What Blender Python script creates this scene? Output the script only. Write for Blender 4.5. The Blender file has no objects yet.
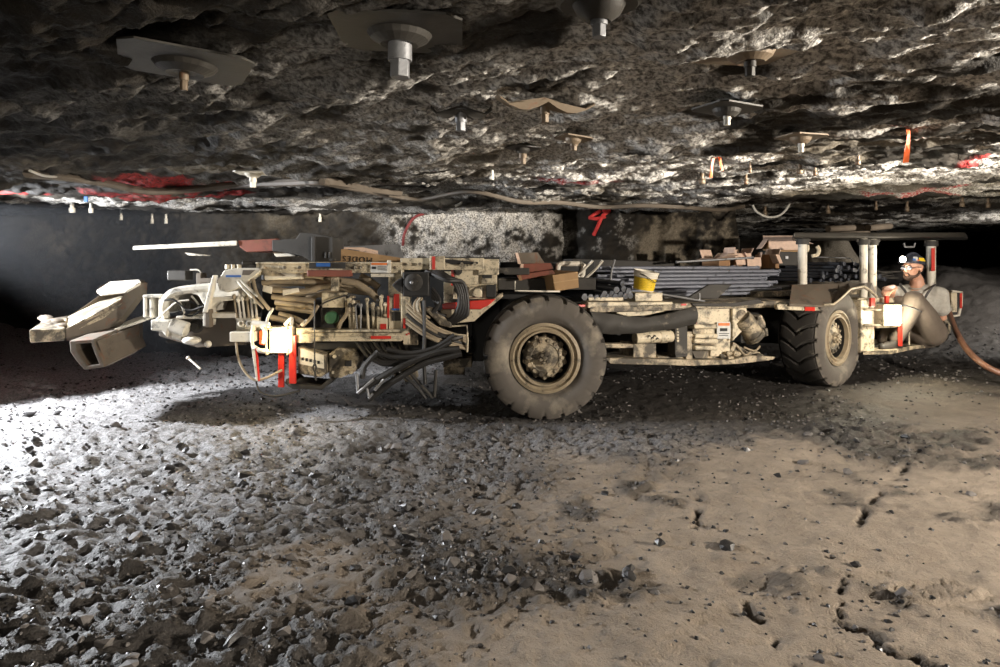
import bpy, bmesh, math, random
import numpy as np
from mathutils import Vector, Matrix
random.seed(7)
SC = bpy.context.scene
COL = SC.collection
H = 1.10            # camera height (m)
FPX = 667.0         # focal length in pixels of the 1000x667 frame
HY = 262.0          # row of the horizon

# ---------------------------------------------------------------- noise
def _tab(seed):
    return np.random.RandomState(seed).rand(512, 512)
_T = {}
def vnoise(x, y, seed=0):
    if seed not in _T: _T[seed] = _tab(seed)
    t = _T[seed]
    x = np.asarray(x, dtype=float); y = np.asarray(y, dtype=float)
    xi = np.floor(x).astype(int); yi = np.floor(y).astype(int)
    fx = x - xi; fy = y - yi
    fx = fx*fx*fx*(fx*(fx*6-15)+10); fy = fy*fy*fy*(fy*(fy*6-15)+10)
    a = t[xi & 511, yi & 511]; b = t[(xi+1) & 511, yi & 511]
    c = t[xi & 511, (yi+1) & 511]; d = t[(xi+1) & 511, (yi+1) & 511]
    return (a*(1-fx)+b*fx)*(1-fy) + (c*(1-fx)+d*fx)*fy - 0.5
def fbm(x, y, seed=0, octv=4, gain=0.5):
    s = 0; a = 1.0; f = 1.0; n = 0
    for k in range(octv):
        s = s + a*vnoise(x*f+13.7*k, y*f-7.1*k, seed+k); n += a; a *= gain; f *= 2.03
    return s/n*2
def sstep(a, b, x):
    t = np.clip((x-a)/(b-a), 0, 1); return t*t*(3-2*t)

# ---------------------------------------------------------------- ground and roof height functions
CRACKS = [([(930,432),(915,458),(888,485),(866,508),(853,540),(830,560),(790,575),(765,592),(745,605),(758,625)], .026, .024),
          ([(700,498),(697,525),(690,552)], .018, .018),
          ([(846,578),(838,592),(842,612)], .018, .018),
          ([(838,618),(862,630),(880,638),(915,652),(950,672)], .022, .022),
          ([(758,615),(775,640),(800,668)], .016, .016),
          ([(965,428),(978,433)], .02, .04)]
def gpt(px, py, z=0.0):
    Y = (H-z)*FPX/(py-HY); return ((px-500)*Y/FPX, Y)
_CR = [([gpt(*p) for p in pts], d, w) for pts, d, w in CRACKS]
def crack_mask(x, y):
    m = np.zeros_like(x); dep = np.zeros_like(x)
    wob = fbm(x*9, y*9, 91, 4)*.040
    gap = vnoise(x*4.5, y*4.5, 95)
    for pts, d, w in _CR:
        for (ax, ay), (bx, by) in zip(pts[:-1], pts[1:]):
            L2 = (bx-ax)**2+(by-ay)**2
            t = np.clip(((x-ax)*(bx-ax)+(y-ay)*(by-ay))/L2, 0, 1)
            dd = np.hypot(x-(ax+t*(bx-ax))+wob, y-(ay+t*(by-ay))+wob)
            mm = (1-sstep(w*.3, w*.9, dd))*sstep(-.22, -.06, gap)
            m = np.maximum(m, mm); dep = np.maximum(dep, mm*d)
    return m, dep
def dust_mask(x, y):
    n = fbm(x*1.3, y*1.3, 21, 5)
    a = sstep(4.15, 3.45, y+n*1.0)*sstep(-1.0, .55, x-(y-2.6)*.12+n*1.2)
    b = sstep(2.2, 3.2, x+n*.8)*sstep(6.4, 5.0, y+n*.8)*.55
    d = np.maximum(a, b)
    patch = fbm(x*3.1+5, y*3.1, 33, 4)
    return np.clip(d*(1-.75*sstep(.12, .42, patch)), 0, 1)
def grey_mask(x, y):
    n = fbm(x*1.1, y*1.1, 41, 5)
    g = sstep(.3, -1.6, x+n*1.3)*sstep(1.9, 3.2, y+n*.8)
    s = np.exp(-((x-.55)/1.0)**2-((y-4.05)/.42)**2)*.9
    return np.clip(np.maximum(g, s), 0, 1)
def floor_h(x, y):
    x = np.asarray(x, dtype=float); y = np.asarray(y, dtype=float)
    du = dust_mask(x, y)
    z = fbm(x*.5, y*.5, 3, 3)*.045
    z = z + fbm(x*2.6, y*2.6, 5, 4)*.028*(1.0-.35*du)
    rough = fbm(x*11, y*11, 9, 4, .65)
    z = z + rough*.034*(1-.66*du)
    z = z + np.maximum(fbm(x*25, y*25, 15, 2), 0)*.026*(1-.82*du)
    z = z - .015*np.exp(-((y-4.25)/.16)**2)*(np.abs(x-.4) < 1.7)     # wheel rut
    # low rubble bank left foreground and the loose pile beyond the machine on the right
    z = z + .10*np.exp(-((x+2.0)/1.1)**2-((y-2.1)/.7)**2)
    z = z + sstep(4.6, 7.6, x)*sstep(7.4, 12.0, y)*(.95+.35*fbm(x*.7, y*.7, 55, 4))
    z = z + .42*np.exp(-((x+7.0)/1.7)**2-((y-8.6)/1.0)**2)
    _, dep = crack_mask(x, y)
    z = z - dep
    # boot print pressed into the dust
    fx, fy = gpt(930, 586); u = (x-fx)*.985+(y-fy)*.17; v = -(x-fx)*.17+(y-fy)*.985
    wid = .052-.010*np.cos(u*20)
    ins = sstep(.155, .140, np.abs(u))*sstep(1.05, .85, np.abs(v)/wid)
    rim = np.exp(-((np.hypot(u/.165, v/.062)-1.05)/.13)**2)
    tread = .5+.5*np.sign(np.sin(u*190+np.sin(v*90)*1.4))
    z = z*(1-.7*ins) - ins*.020 + ins*tread*.014 + rim*.014
    # keep machine's own footprint level
    flat = sstep(4.3, 4.7, y)*sstep(7.6, 7.0, y)*sstep(-3.2, -2.4, x)*sstep(4.9, 4.2, x)
    z = z*(1-.55*flat)
    return z
def fz(x, y): return float(floor_h(np.array([x]), np.array([y]))[0])

def roof_h(x, y):
    x = np.asarray(x, dtype=float); y = np.asarray(y, dtype=float)
    z = 1.665 + .0105*np.clip(y, 0, 9)
    xs = x*.85-y*.5; ys = y*.85+x*.5
    big = fbm(xs*.55, ys*.9, 71, 4)
    z = z + big*.05
    t = (fbm(xs*.9+9, ys*1.5, 75, 4)*.5+.5)*5.0
    st = np.floor(t)+sstep(.70, 1.0, t-np.floor(t))
    z = z + (st/5.0-.5)*.12
    z = z + fbm(xs*2.6, ys*6.5, 79, 5, .62)*.034
    z = z + fbm(xs*11, ys*20, 85, 4, .65)*.014
    rg = np.abs(fbm(xs*1.3+3, ys*3.0, 191, 5, .6)); z = z + (sstep(0, .30, rg)-.6)*.026
    rg = np.abs(fbm(xs*3.4+3, ys*8.0, 195, 4, .6)); z = z + (sstep(0, .3, rg)-.6)*.013
    z = z - .10*sstep(6.2, 7.2, y+fbm(x*.8, y*.8, 88, 3)*.8)*sstep(3.5, 2.0, x)*.35
    return z
def rz(x, y): return float(roof_h(np.array([x]), np.array([y]))[0])

def wall_y(x, z):       # near face of the rib behind the machine
    x = np.asarray(x, dtype=float); z = np.asarray(z, dtype=float)
    y = 7.75 + fbm(x*.6, z*1.1, 101, 4)*.30 + fbm(x*3, z*4, 105, 4, .6)*.075 + fbm(x*16, z*16, 108, 2)*.022
    y = y + .38*np.exp(-((x-.78)/.14)**2) - .16*sstep(.9, 1.3, x)*sstep(1.9, 1.5, x)
    col = np.abs(np.sin(x*7.0+fbm(x*2, z*.5, 111, 3)*3))
    y = y + (col*.16-.1)*sstep(1.2, 1.7, x)
    y = y + .5*sstep(-3.2, -5.2, x)
    return y

# ---------------------------------------------------------------- materials
MATS = {}
def nmat(name):
    m = bpy.data.materials.new(name); m.use_nodes = True
    nt = m.node_tree; nt.nodes.clear()
    out = nt.nodes.new('ShaderNodeOutputMaterial'); b = nt.nodes.new('ShaderNodeBsdfPrincipled')
    nt.links.new(b.outputs[0], out.inputs[0]); MATS[name] = m
    return m, nt, b
def N(nt, t, **kw):
    n = nt.nodes.new(t)
    for k, v in kw.items(): setattr(n, k, v)
    return n
def noise(nt, co, scale, detail=4, rough=.55, dist=0.0):
    n = N(nt, 'ShaderNodeTexNoise'); n.inputs['Scale'].default_value = scale
    n.inputs['Detail'].default_value = detail; n.inputs['Roughness'].default_value = rough
    n.inputs['Distortion'].default_value = dist
    nt.links.new(co, n.inputs['Vector']); return n.outputs['Fac']
def ramp(nt, f, a, b):
    n = N(nt, 'ShaderNodeMapRange'); n.inputs[1].default_value = a; n.inputs[2].default_value = b
    nt.links.new(f, n.inputs[0]); return n.outputs[0]
def mixc(nt, f, c1, c2):
    n = N(nt, 'ShaderNodeMix', data_type='RGBA')
    if hasattr(f, 'links'): nt.links.new(f, n.inputs['Factor'])
    else: n.inputs['Factor'].default_value = f
    for s, c in (('A', c1), ('B', c2)):
        i = [q for q in n.inputs if q.name == s and q.type == 'RGBA'][0]
        if hasattr(c, 'links'): nt.links.new(c, i)
        else: i.default_value = (*c, 1)
    return [q for q in n.outputs if q.type == 'RGBA'][0]
def mul(nt, a, b):
    n = N(nt, 'ShaderNodeMath', operation='MULTIPLY')
    for i, v in enumerate((a, b)):
        if hasattr(v, 'links'): nt.links.new(v, n.inputs[i])
        else: n.inputs[i].default_value = v
    return n.outputs[0]
def bump(nt, b, h, strength=.4, dist=.01):
    n = N(nt, 'ShaderNodeBump'); n.inputs['Strength'].default_value = strength; n.inputs['Distance'].default_value = dist
    nt.links.new(h, n.inputs['Height']); nt.links.new(n.outputs[0], b.inputs['Normal'])
def coords(nt): return N(nt, 'ShaderNodeTexCoord').outputs['Object']

def grimy(name, base, grime=(.022,.019,.016), amount=.5, scale=14, rough=.6, metal=0.0, rust=0.0, dust=0.0, fine=True):
    m, nt, b = nmat(name); co = coords(nt)
    n1 = noise(nt, co, scale*.35, 6, .65, .4); n2 = noise(nt, co, scale*2.2, 5, .7)
    c = mixc(nt, ramp(nt, n1, .35, .75), base, tuple(v*.72 for v in base))
    if rust > 0:
        nr = noise(nt, co, scale*.6+3, 6, .7, .8)
        c = mixc(nt, mul(nt, ramp(nt, nr, .62-.2*rust, .72-.12*rust), .85), c, (.16,.062,.028))
    if dust > 0:
        nd = noise(nt, co, scale*.5+1, 5, .6)
        c = mixc(nt, mul(nt, ramp(nt, nd, .75-.5*dust, .85-.3*dust), .8), c, (.30,.26,.20))
    if amount > 0:
        hi = .80-.36*amount
        f = ramp(nt, n1, hi-.06, hi+.06)
        g = ramp(nt, n2, .73-.22*amount, .80-.18*amount)
        mx = N(nt, 'ShaderNodeMath', operation='MAXIMUM'); nt.links.new(mul(nt, f, .85), mx.inputs[0]); nt.links.new(mul(nt, g, .9), mx.inputs[1])
        c = mixc(nt, mx.outputs[0], c, grime)
    nt.links.new(c, b.inputs['Base Color'])
    b.inputs['Roughness'].default_value = rough; b.inputs['Metallic'].default_value = metal
    bump(nt, b, n2, .25, .004)
    return m
def plain(name, base, rough=.6, metal=0.0, var=.25, scale=30):
    m, nt, b = nmat(name); co = coords(nt)
    n = noise(nt, co, scale, 4)
    nt.links.new(mixc(nt, ramp(nt, n, .3, .75), base, tuple(v*(1-var) for v in base)), b.inputs['Base Color'])
    b.inputs['Roughness'].default_value = rough; b.inputs['Metallic'].default_value = metal
    return m
def glow(name, colr, strength):
    m, nt, b = nmat(name)
    b.inputs['Base Color'].default_value = (*colr, 1); b.inputs['Emission Color'].default_value = (*colr, 1)
    b.inputs['Emission Strength'].default_value = strength
    return m
def attr_mat(name, mode):
    """rock and dirt: the vertex attribute holds the stuff each spot is made of (dust, coal, grey fines)"""
    m, nt, b = nmat(name); co = coords(nt)
    at = N(nt, 'ShaderNodeAttribute', attribute_name='stuff')
    sep = N(nt, 'ShaderNodeSeparateColor'); nt.links.new(at.outputs['Color'], sep.inputs[0])
    n1 = noise(nt, co, 6, 6, .65); n2 = noise(nt, co, 55, 5, .7); n3 = noise(nt, co, 150, 3, .6)
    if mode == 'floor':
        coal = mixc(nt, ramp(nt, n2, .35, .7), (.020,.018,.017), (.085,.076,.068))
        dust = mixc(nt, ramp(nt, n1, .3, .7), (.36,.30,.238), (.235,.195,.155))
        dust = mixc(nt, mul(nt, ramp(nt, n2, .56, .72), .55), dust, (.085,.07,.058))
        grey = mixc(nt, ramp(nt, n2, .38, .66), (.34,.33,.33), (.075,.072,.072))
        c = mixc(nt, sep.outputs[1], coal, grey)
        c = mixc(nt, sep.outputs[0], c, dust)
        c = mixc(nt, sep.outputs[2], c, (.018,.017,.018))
        ro = N(nt, 'ShaderNodeMapRange'); nt.links.new(sep.outputs[0], ro.inputs[0]); ro.inputs[3].default_value = .55; ro.inputs[4].default_value = .95
        nt.links.new(ro.outputs[0], b.inputs['Roughness'])
        b.inputs['Specular IOR Level'].default_value = .35
    else:
        coal = mixc(nt, ramp(nt, n1, .3, .7), (.012,.0105,.009), (.034,.028,.021))
        white = mixc(nt, ramp(nt, n2, .40, .60), (.66,.63,.58), (.12,.11,.10))
        c = mixc(nt, sep.outputs[1], coal, white)
        tan = mixc(nt, ramp(nt, n2, .35, .65), (.30,.255,.19), (.12,.10,.075))
        c = mixc(nt, mul(nt, sep.outputs[0], 1.0), c, tan)
        c = mixc(nt, mul(nt, sep.outputs[2], ramp(nt, n2, .35, .6)), c, (.36,.03,.03))
        b.inputs['Roughness'].default_value = .7
        b.inputs['Specular IOR Level'].default_value = .18
    nt.links.new(c, b.inputs['Base Color'])
    ad = N(nt, 'ShaderNodeMath', operation='ADD'); nt.links.new(n2, ad.inputs[0]); nt.links.new(mul(nt, n3, .5), ad.inputs[1])
    bump(nt, b, ad.outputs[0], .75 if mode == 'floor' else .8, .012)
    return m

CREAM = grimy('cream_paint', (.66,.57,.41), amount=.64, scale=26, rough=.55, rust=.12)
CREAMD = grimy('dirty_cream_paint', (.47,.39,.27), amount=.86, scale=24, rough=.65, rust=.25)
WHITEP = grimy('white_paint', (.72,.67,.57), amount=.48, scale=28, rough=.5)
BROWN = grimy('muddy_steel', (.135,.108,.08), amount=.42, scale=12, rough=.7, rust=.3)
DARKST = grimy('dark_steel', (.046,.042,.037), amount=.4, scale=18, rough=.72, metal=.1, dust=.25)
BLACKST = grimy('black_steel', (.02,.019,.018), amount=.2, scale=18, rough=.6)
TANH = grimy('dusty_hose_rubber', (.33,.265,.18), amount=.35, scale=22, rough=.75)
BLKH = grimy('black_hose_rubber', (.022,.020,.018), amount=.3, scale=22, rough=.55, dust=.15)
RED = grimy('red_reflector', (.62,.035,.022), amount=.22, scale=30, rough=.35)
ORNG = grimy('orange_red_paint', (.75,.11,.03), amount=.15, scale=30, rough=.45)
RUSTR = grimy('rusty_red_steel', (.22,.065,.04), amount=.35, scale=20, rough=.65, rust=.4)
TYRE = grimy('tyre_rubber', (.115,.10,.085), amount=.2, scale=9, rough=.85, dust=.45)
TREADM = grimy('tread_rubber', (.050,.044,.038), amount=.3, scale=12, rough=.85, dust=.3)
RIMM = grimy('rim_paint', (.33,.265,.175), amount=.42, scale=26, rough=.6, rust=.2)
STEEL = grimy('bright_steel', (.26,.26,.265), amount=.4, scale=40, rough=.5, metal=.5)
RODM = grimy('blue_grey_rod_steel', (.23,.24,.285), amount=.4, scale=40, rough=.5, metal=.2)
RODD = grimy('dark_rod_steel', (.055,.06,.075), amount=.4, scale=40, rough=.5, metal=.15)
PLATE = grimy('rusty_plate_steel', (.17,.125,.08), amount=.4, scale=22, rough=.55, metal=.25, rust=.3)
DPLATE = grimy('dark_plate_steel', (.048,.043,.036), amount=.35, scale=20, rough=.55, metal=.3)
CARD = grimy('cardboard', (.43,.27,.135), amount=.12, scale=18, rough=.85)
CARDD = grimy('brown_cardboard', (.30,.17,.085), amount=.2, scale=18, rough=.85)
PINKC = plain('pale_cardboard', (.72,.52,.40), .85)
WOOD = grimy('rough_timber', (.19,.145,.10), amount=.35, scale=15, rough=.85)
YEL = plain('yellow_print', (.80,.56,.03), .5, var=.12)
BUCKW = grimy('white_plastic', (.74,.69,.58), amount=.2, scale=25, rough=.5)
LABELW = plain('label_white', (.62,.62,.60), .5)
LABELB = plain('label_blue', (.03,.13,.42), .5)
LABELO = plain('label_orange', (.72,.20,.05), .5)
INK = plain('black_ink', (.015,.015,.015), .7)
WRITE = plain('white_lettering', (.8,.8,.8), .6)
GREEN = grimy('green_enamel', (.045,.13,.065), amount=.15, scale=30, rough=.4)
ORIB = plain('orange_ribbon', (.95,.17,.04), .5, var=.15)
CABLEM = grimy('cable_sheath', (.095,.075,.055), amount=.3, scale=20, rough=.6)
REDCAB = grimy('red_brown_cable', (.22,.11,.07), amount=.25, scale=30, rough=.4)
WIRE = plain('pale_wire', (.65,.62,.55), .4, .3)
PAINTD = plain('dull_red_spray', (.20,.03,.03), .7, var=.4)
COALM = grimy('coal_lump', (.035,.033,.033), amount=.2, scale=20, rough=.38)
ROCKM = grimy('grey_rock_chip', (.17,.155,.145), amount=.4, scale=24, rough=.7)
PAINTR = plain('red_spray_paint', (.62,.04,.035), .6, var=.2)
SKIN = plain('skin', (.52,.28,.19), .5, var=.12, scale=60)
SHIRT = plain('grey_tee_shirt', (.38,.36,.32), .9, var=.25, scale=40)
OVER = grimy('dirty_overall_cloth', (.125,.098,.077), amount=.25, scale=16, rough=.9)
STRAP = plain('strap_webbing', (.065,.06,.06), .8)
HAIR = plain('beard_hair', (.075,.042,.028), .8)
HATM = plain('dark_hard_hat', (.05,.055,.075), .35)
BOOT = plain('boot_rubber', (.04,.035,.03), .6)
FRAMEB = plain('black_spectacle_frame', (.015,.015,.02), .3)
LAMP = glow('lamp_lens', (1,.93,.70), 22)
LAMPW = glow('warm_lamp_lens', (1,.84,.48), 20)
CAPL = glow('cap_lamp_lens', (1,.90,.75), 25)

def lens_mat():
    m, nt, b = nmat('spectacle_lens')
    b.inputs['Base Color'].default_value = (.75,.8,.9,1); b.inputs['Transmission Weight'].default_value = .85; b.inputs['Roughness'].default_value = .05
    return m
LENS = lens_mat()

# ---------------------------------------------------------------- mesh builder
class Plane:
    """a vertical face of the machine: Y = a + b*X"""
    def __init__(s, a, b=0.0):
        s.a, s.b = a, b; L = math.hypot(1, b)
        s.n = Vector((-b/L, 1/L, 0)); s.t = Vector((1/L, b/L, 0))
    def p(s, px, py, off=0.0):
        k = (px-500)/FPX; Y = s.a/(1-s.b*k)
        return Vector((k*Y, Y, H-(py-HY)*Y/FPX)) + s.n*off
PL = Plane(4.65); PC = Plane(4.557, .366); PR = Plane(4.12, .577)
def W(px, py, Y): return Vector(((px-500)*Y/FPX, Y, H-(py-HY)*Y/FPX))

def smooth_path(pts, n=6):
    pts = [Vector(p) for p in pts]
    if len(pts) < 3:
        return [pts[0].lerp(pts[-1], i/4) for i in range(5)]
    P = [pts[0]*2-pts[1]] + pts + [pts[-1]*2-pts[-2]]
    out = []
    for i in range(1, len(P)-2):
        a, b, c, d = P[i-1], P[i], P[i+1], P[i+2]
        for k in range(n):
            t = k/n
            out.append(.5*((2*b)+(c-a)*t+(2*a-5*b+4*c-d)*t*t+(-a+3*b-3*c+d)*t**3))
    out.append(P[-2]); return out

class MB:
    def __init__(s): s.v = []; s.f = []; s.sm = []; s.mi = []; s.m = 0
    def add(s, vs, fs, smooth=False):
        o = len(s.v); s.v.extend(Vector(p) for p in vs)
        for f in fs: s.f.append([i+o for i in f]); s.sm.append(smooth); s.mi.append(s.m)
        return s
    def loft(s, rings, closed=True, cap=True, smooth=False):
        n = len(rings[0]); vs = [p for r in rings for p in r]; fs = []
        for k in range(len(rings)-1):
            for i in range(n if closed else n-1):
                j = (i+1) % n; fs.append((k*n+i, k*n+j, (k+1)*n+j, (k+1)*n+i))
        o = len(s.v); s.add(vs, fs, smooth)
        if cap: s.add([], []); s.f.append([o+i for i in range(n)][::-1]); s.f.append([o+(len(rings)-1)*n+i for i in range(n)]); s.sm += [False, False]; s.mi += [s.m, s.m]
        return s
    def prism(s, pl, pts, depth, off=0.0):
        return s.loft([[pl.p(x, y, off) for x, y in pts], [pl.p(x, y, off)+pl.n*depth for x, y in pts]])
    def pb(s, pl, x0, y0, x1, y1, depth, off=0.0):
        return s.prism(pl, [(x0,y0),(x1,y0),(x1,y1),(x0,y1)], depth, off)
    def box(s, c, size, rot=None):
        c = Vector(c); hx, hy, hz = [q/2 for q in size]
        vs = [Vector((x,y,z)) for z in (-hz,hz) for x, y in ((-hx,-hy),(hx,-hy),(hx,hy),(-hx,hy))]
        if rot is not None: vs = [rot @ v for v in vs]
        return s.add([c+v for v in vs], [(0,3,2,1),(4,5,6,7),(0,1,5,4),(1,2,6,5),(2,3,7,6),(3,0,4,7)])
    def tube(s, pts, r, sides=8, n=5, smooth_pts=True, r2=None, flat=None):
        P = smooth_path(pts, n) if smooth_pts else [Vector(p) for p in pts]
        rings = []; up = None
        for i, p in enumerate(P):
            t = (P[min(i+1, len(P)-1)]-P[max(i-1, 0)])
            if t.length < 1e-9: t = Vector((0,0,1))
            t.normalize()
            if up is None:
                up = Vector((0,0,1)) if abs(t.z) < .9 else Vector((1,0,0))
            a = t.cross(up); a = a.normalized() if a.length > 1e-6 else t.orthogonal().normalized()
            up = a.cross(t).normalized()
            rr = r if r2 is None else r+(r2-r)*i/(len(P)-1)
            fa = 1.0 if flat is None else flat
            rings.append([p+(a*math.cos(2*math.pi*k/sides)+up*math.sin(2*math.pi*k/sides)*fa)*rr for k in range(sides)])
        return s.loft(rings, smooth=True)
    def cyl(s, a, b, r, sides=14, r2=None):
        return s.tube([a, b], r, sides, smooth_pts=False, r2=r2)
    def lathe(s, c, axis, prof, sides=32, smooth=True, cap=True):
        """prof: list of (radius, distance along axis)"""
        c = Vector(c); ax = Vector(axis).normalized(); u = ax.orthogonal().normalized(); w = ax.cross(u)
        rings = [[c+ax*d+(u*math.cos(2*math.pi*k/sides)+w*math.sin(2*math.pi*k/sides))*r for k in range(sides)] for r, d in prof]
        return s.loft(rings, smooth=smooth, cap=cap)
    def ball(s, c, r, scl=(1,1,1), nu=14, nv=9, rot=None):
        c = Vector(c); rings = []
        for j in range(nv+1):
            th = math.pi*(.02+.96*j/nv)
            ring = []
            for i in range(nu):
                q = Vector((math.sin(th)*math.cos(2*math.pi*i/nu)*scl[0], math.sin(th)*math.sin(2*math.pi*i/nu)*scl[1], -math.cos(th)*scl[2]))*r
                ring.append(c+(rot @ q if rot is not None else q))
            rings.append(ring)
        return s.loft(rings, smooth=True)
    def build(s, name, mat, parent=None, bevel=0.0, origin=None, props=None):
        org = Vector((0,0,0))
        if parent is not None: org = Vector(parent.get('_o', (0,0,0)))
        elif origin is not None: org = Vector(origin)
        me = bpy.data.meshes.new(name)
        me.from_pydata([tuple(v-org) for v in s.v], [], s.f)
        me.polygons.foreach_set('use_smooth', s.sm)
        mats = mat if isinstance(mat, (list, tuple)) else [mat]
        for q in mats: me.materials.append(q)
        if len(mats) > 1: me.polygons.foreach_set('material_index', s.mi)
        bm = bmesh.new(); bm.from_mesh(me); bmesh.ops.recalc_face_normals(bm, faces=bm.faces)
        for e in bm.edges:
            if len(e.link_faces) == 2 and e.calc_face_angle(0) > .72: e.smooth = False
        bm.to_mesh(me); bm.free()
        me.update()
        o = bpy.data.objects.new(name, me); COL.objects.link(o)
        if parent is not None: o.parent = parent; o['_o'] = tuple(org)
        else: o.location = org; o['_o'] = tuple(org)
        if bevel > 0:
            md = o.modifiers.new('bevel', 'BEVEL'); md.width = bevel; md.segments = 2; md.limit_method = 'ANGLE'; md.angle_limit = math.radians(40)
        for k, v in (props or {}).items(): o[k] = v
        return o

def tag(o, label, cat, group=None):
    o['label'] = label; o['category'] = cat
    if group: o['group'] = group
    return o
def thing(name, label, cat, loc, group=None):
    o = bpy.data.objects.new(name, None); COL.objects.link(o); o.location = loc; o['_o'] = tuple(loc)
    o.empty_display_size = .1
    return tag(o, label, cat, group)
def struct(o): o['kind'] = 'structure'; return o
def copy_tree(o, parent=None):
    kids = [c for c in COL.objects if c.parent == o]
    c = o.copy(); COL.objects.link(c)
    if parent is not None: c.parent = parent
    for k in kids: copy_tree(k, c)
    return c

def grid_obj(name, X, Y, Z, mat, stuff=None):
    ny, nx = X.shape
    v = np.stack([X, Y, Z], -1).reshape(-1, 3)
    i = np.arange(ny*nx).reshape(ny, nx)
    f = np.stack([i[:-1,:-1], i[:-1,1:], i[1:,1:], i[1:,:-1]], -1).reshape(-1, 4)
    me = bpy.data.meshes.new(name)
    me.vertices.add(len(v)); me.vertices.foreach_set('co', v.ravel())
    me.loops.add(f.size); me.loops.foreach_set('vertex_index', f.ravel().astype(np.int32))
    me.polygons.add(len(f)); me.polygons.foreach_set('loop_start', (np.arange(len(f))*4).astype(np.int32))
    me.polygons.foreach_set('use_smooth', np.ones(len(f), bool))
    me.update(calc_edges=True)
    if stuff is not None:
        a = me.attributes.new('stuff', 'FLOAT_COLOR', 'POINT')
        c = np.concatenate([stuff.reshape(-1, 3), np.ones((len(v), 1))], 1)
        a.data.foreach_set('color', c.ravel())
    me.materials.append(mat)
    o = bpy.data.objects.new(name, me); COL.objects.link(o)
    return struct(o)
# ================================================================ the setting: floor, roof, ribs
FLOORM = attr_mat('mine_floor_dirt', 'floor'); ROOFM = attr_mat('mine_roof_rock', 'roof')
yy = np.concatenate([np.linspace(-4, .8, 24)[:-1], .8*np.power(30/.8, np.linspace(0, 1, 720))])
uu = np.linspace(-1, 1, 760)
def fan(yy, uu):
    Yg, U = np.meshgrid(yy, uu, indexing='ij')
    hw = np.where(Yg < .8, 4.4+1.15*.8+(.8-Yg)*.6, 4.4+1.15*Yg*.92)
    # finer in the middle, coarser towards the sides
    return np.sign(U)*np.abs(U)**1.35*hw, Yg
X, Y = fan(yy, uu)
cm, _ = crack_mask(X, Y)
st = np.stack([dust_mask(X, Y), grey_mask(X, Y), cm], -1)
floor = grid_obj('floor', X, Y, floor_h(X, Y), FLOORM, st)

yy2 = np.concatenate([np.linspace(-4, .7, 24)[:-1], .7*np.power(30/.7, np.linspace(0, 1, 900))])
X, Y = fan(yy2, np.linspace(-1, 1, 900))
Z = roof_h(X, Y)
n = fbm((X*.85-Y*.5)*.8, (Y*.85+X*.5)*1.7, 131, 5, .6); n2 = fbm((X*.85-Y*.5)*3, (Y*.85+X*.5)*6, 137, 4)
def lane(x, y, yc, w): return np.exp(-((y-yc-fbm(x*.5, y*.5, 141, 3)*.5)/w)**2)
white = sstep(-.10, .06, n+.45*n2)*sstep(-2.6, .3, X-Y*.1+n)*sstep(1.2, 2.3, Y+.7*X+n)
white = np.maximum(white, sstep(.30, .62, lane(X, Y, 5.25, .34)+.35*n2)*sstep(.9, -.2, X)*sstep(-2.6, -1.6, X))
white = np.maximum(white, sstep(.30, .6, lane(X, Y, 6.5, .22)+.35*n2)*sstep(-.9, -1.8, X))
white = np.maximum(white, sstep(.35, .7, lane(X, Y, 7.2, .16)+.3*n2)*sstep(4.5, 3.5, X)*.8)
tan = sstep(.12, .45, fbm(X*1.1, Y*1.6, 151, 5))*.45*sstep(2.2, 3.4, Y)
red = np.zeros_like(X)
def blot(px, py, rx, ry, thr=.1):
    """a patch of red spray on the roof around the spot seen at px,py"""
    yb = 5.6
    for _ in range(6): yb = (1.68+.0105*yb-H)*FPX/(HY-py)
    xb = (px-500)*yb/FPX
    g = np.exp(-((X-xb)/rx)**2-((Y-yb)/ry)**2)
    return sstep(.25, .42, g*(.62+1.0*fbm(X*7, Y*4, 161, 3)+.25))
for a in ((150,178,.45,.26),(140,186,.50,.24),(185,191,.55,.22),(175,182,.5,.3),(12,188,.35,.25),(575,175,.28,.10),(915,187,.4,.16),(940,183,.25,.1),(905,120,.07,.05),(926,136,.04,.05),(970,158,.06,.12),(590,208,.1,.1)):
    red = np.maximum(red, blot(*a))
ceiling = grid_obj('ceiling', X, Y, Z, ROOFM, np.stack([tan, white, red], -1))

# the rib behind the machine, and its corner running back into the crosscut
xx = np.concatenate([np.linspace(-13, -5.6, 90)[:-1], np.linspace(-5.6, 2.78, 640)]); zz = np.linspace(-.25, 1.95, 170)
Zg, Xg = np.meshgrid(zz, xx, indexing='ij'); Yg = wall_y(Xg, Zg)
n = fbm(Xg*1.6, Zg*1.6, 171, 5, .6); n2 = fbm(Xg*9, Zg*9, 177, 4, .65)
wh = sstep(-.25, .3, n2+n*.8+.15)*sstep(-1.7, -1.05, Xg+n*.5)*sstep(.95, .55, Xg+n*.4)
wh = np.maximum(wh, sstep(.22, .5, n2+.3*n)*.6*sstep(1.8, 1.2, Xg)*sstep(-1.2, 0, Xg))
tn = np.maximum(sstep(1.45, 1.75, Xg+n*.3)*sstep(-.35, .3, n2+n)*.8, .35*sstep(-.1, .4, n)*sstep(-1.0, -1.8, Xg))
wall_back = grid_obj('wall_back', Xg, Yg, Zg, ROOFM, np.stack([tn, wh*.95, np.zeros_like(wh)], -1))
yy3 = np.linspace(0, 1, 160); Zg, T = np.meshgrid(zz, yy3, indexing='ij')
Ys = wall_y(np.full_like(T, 2.78), Zg)*(1-T)+20*T
Xs = 2.78+fbm(Ys*.8, Zg, 181, 4)*.3*sstep(0, .06, T)+T*1.2
wall_crosscut = grid_obj('wall_crosscut', Xs, Ys, Zg, ROOFM, np.stack([.4*sstep(-.2, .3, fbm(Ys*2, Zg*3, 185, 4)), np.zeros_like(T), np.zeros_like(T)], -1))
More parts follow.
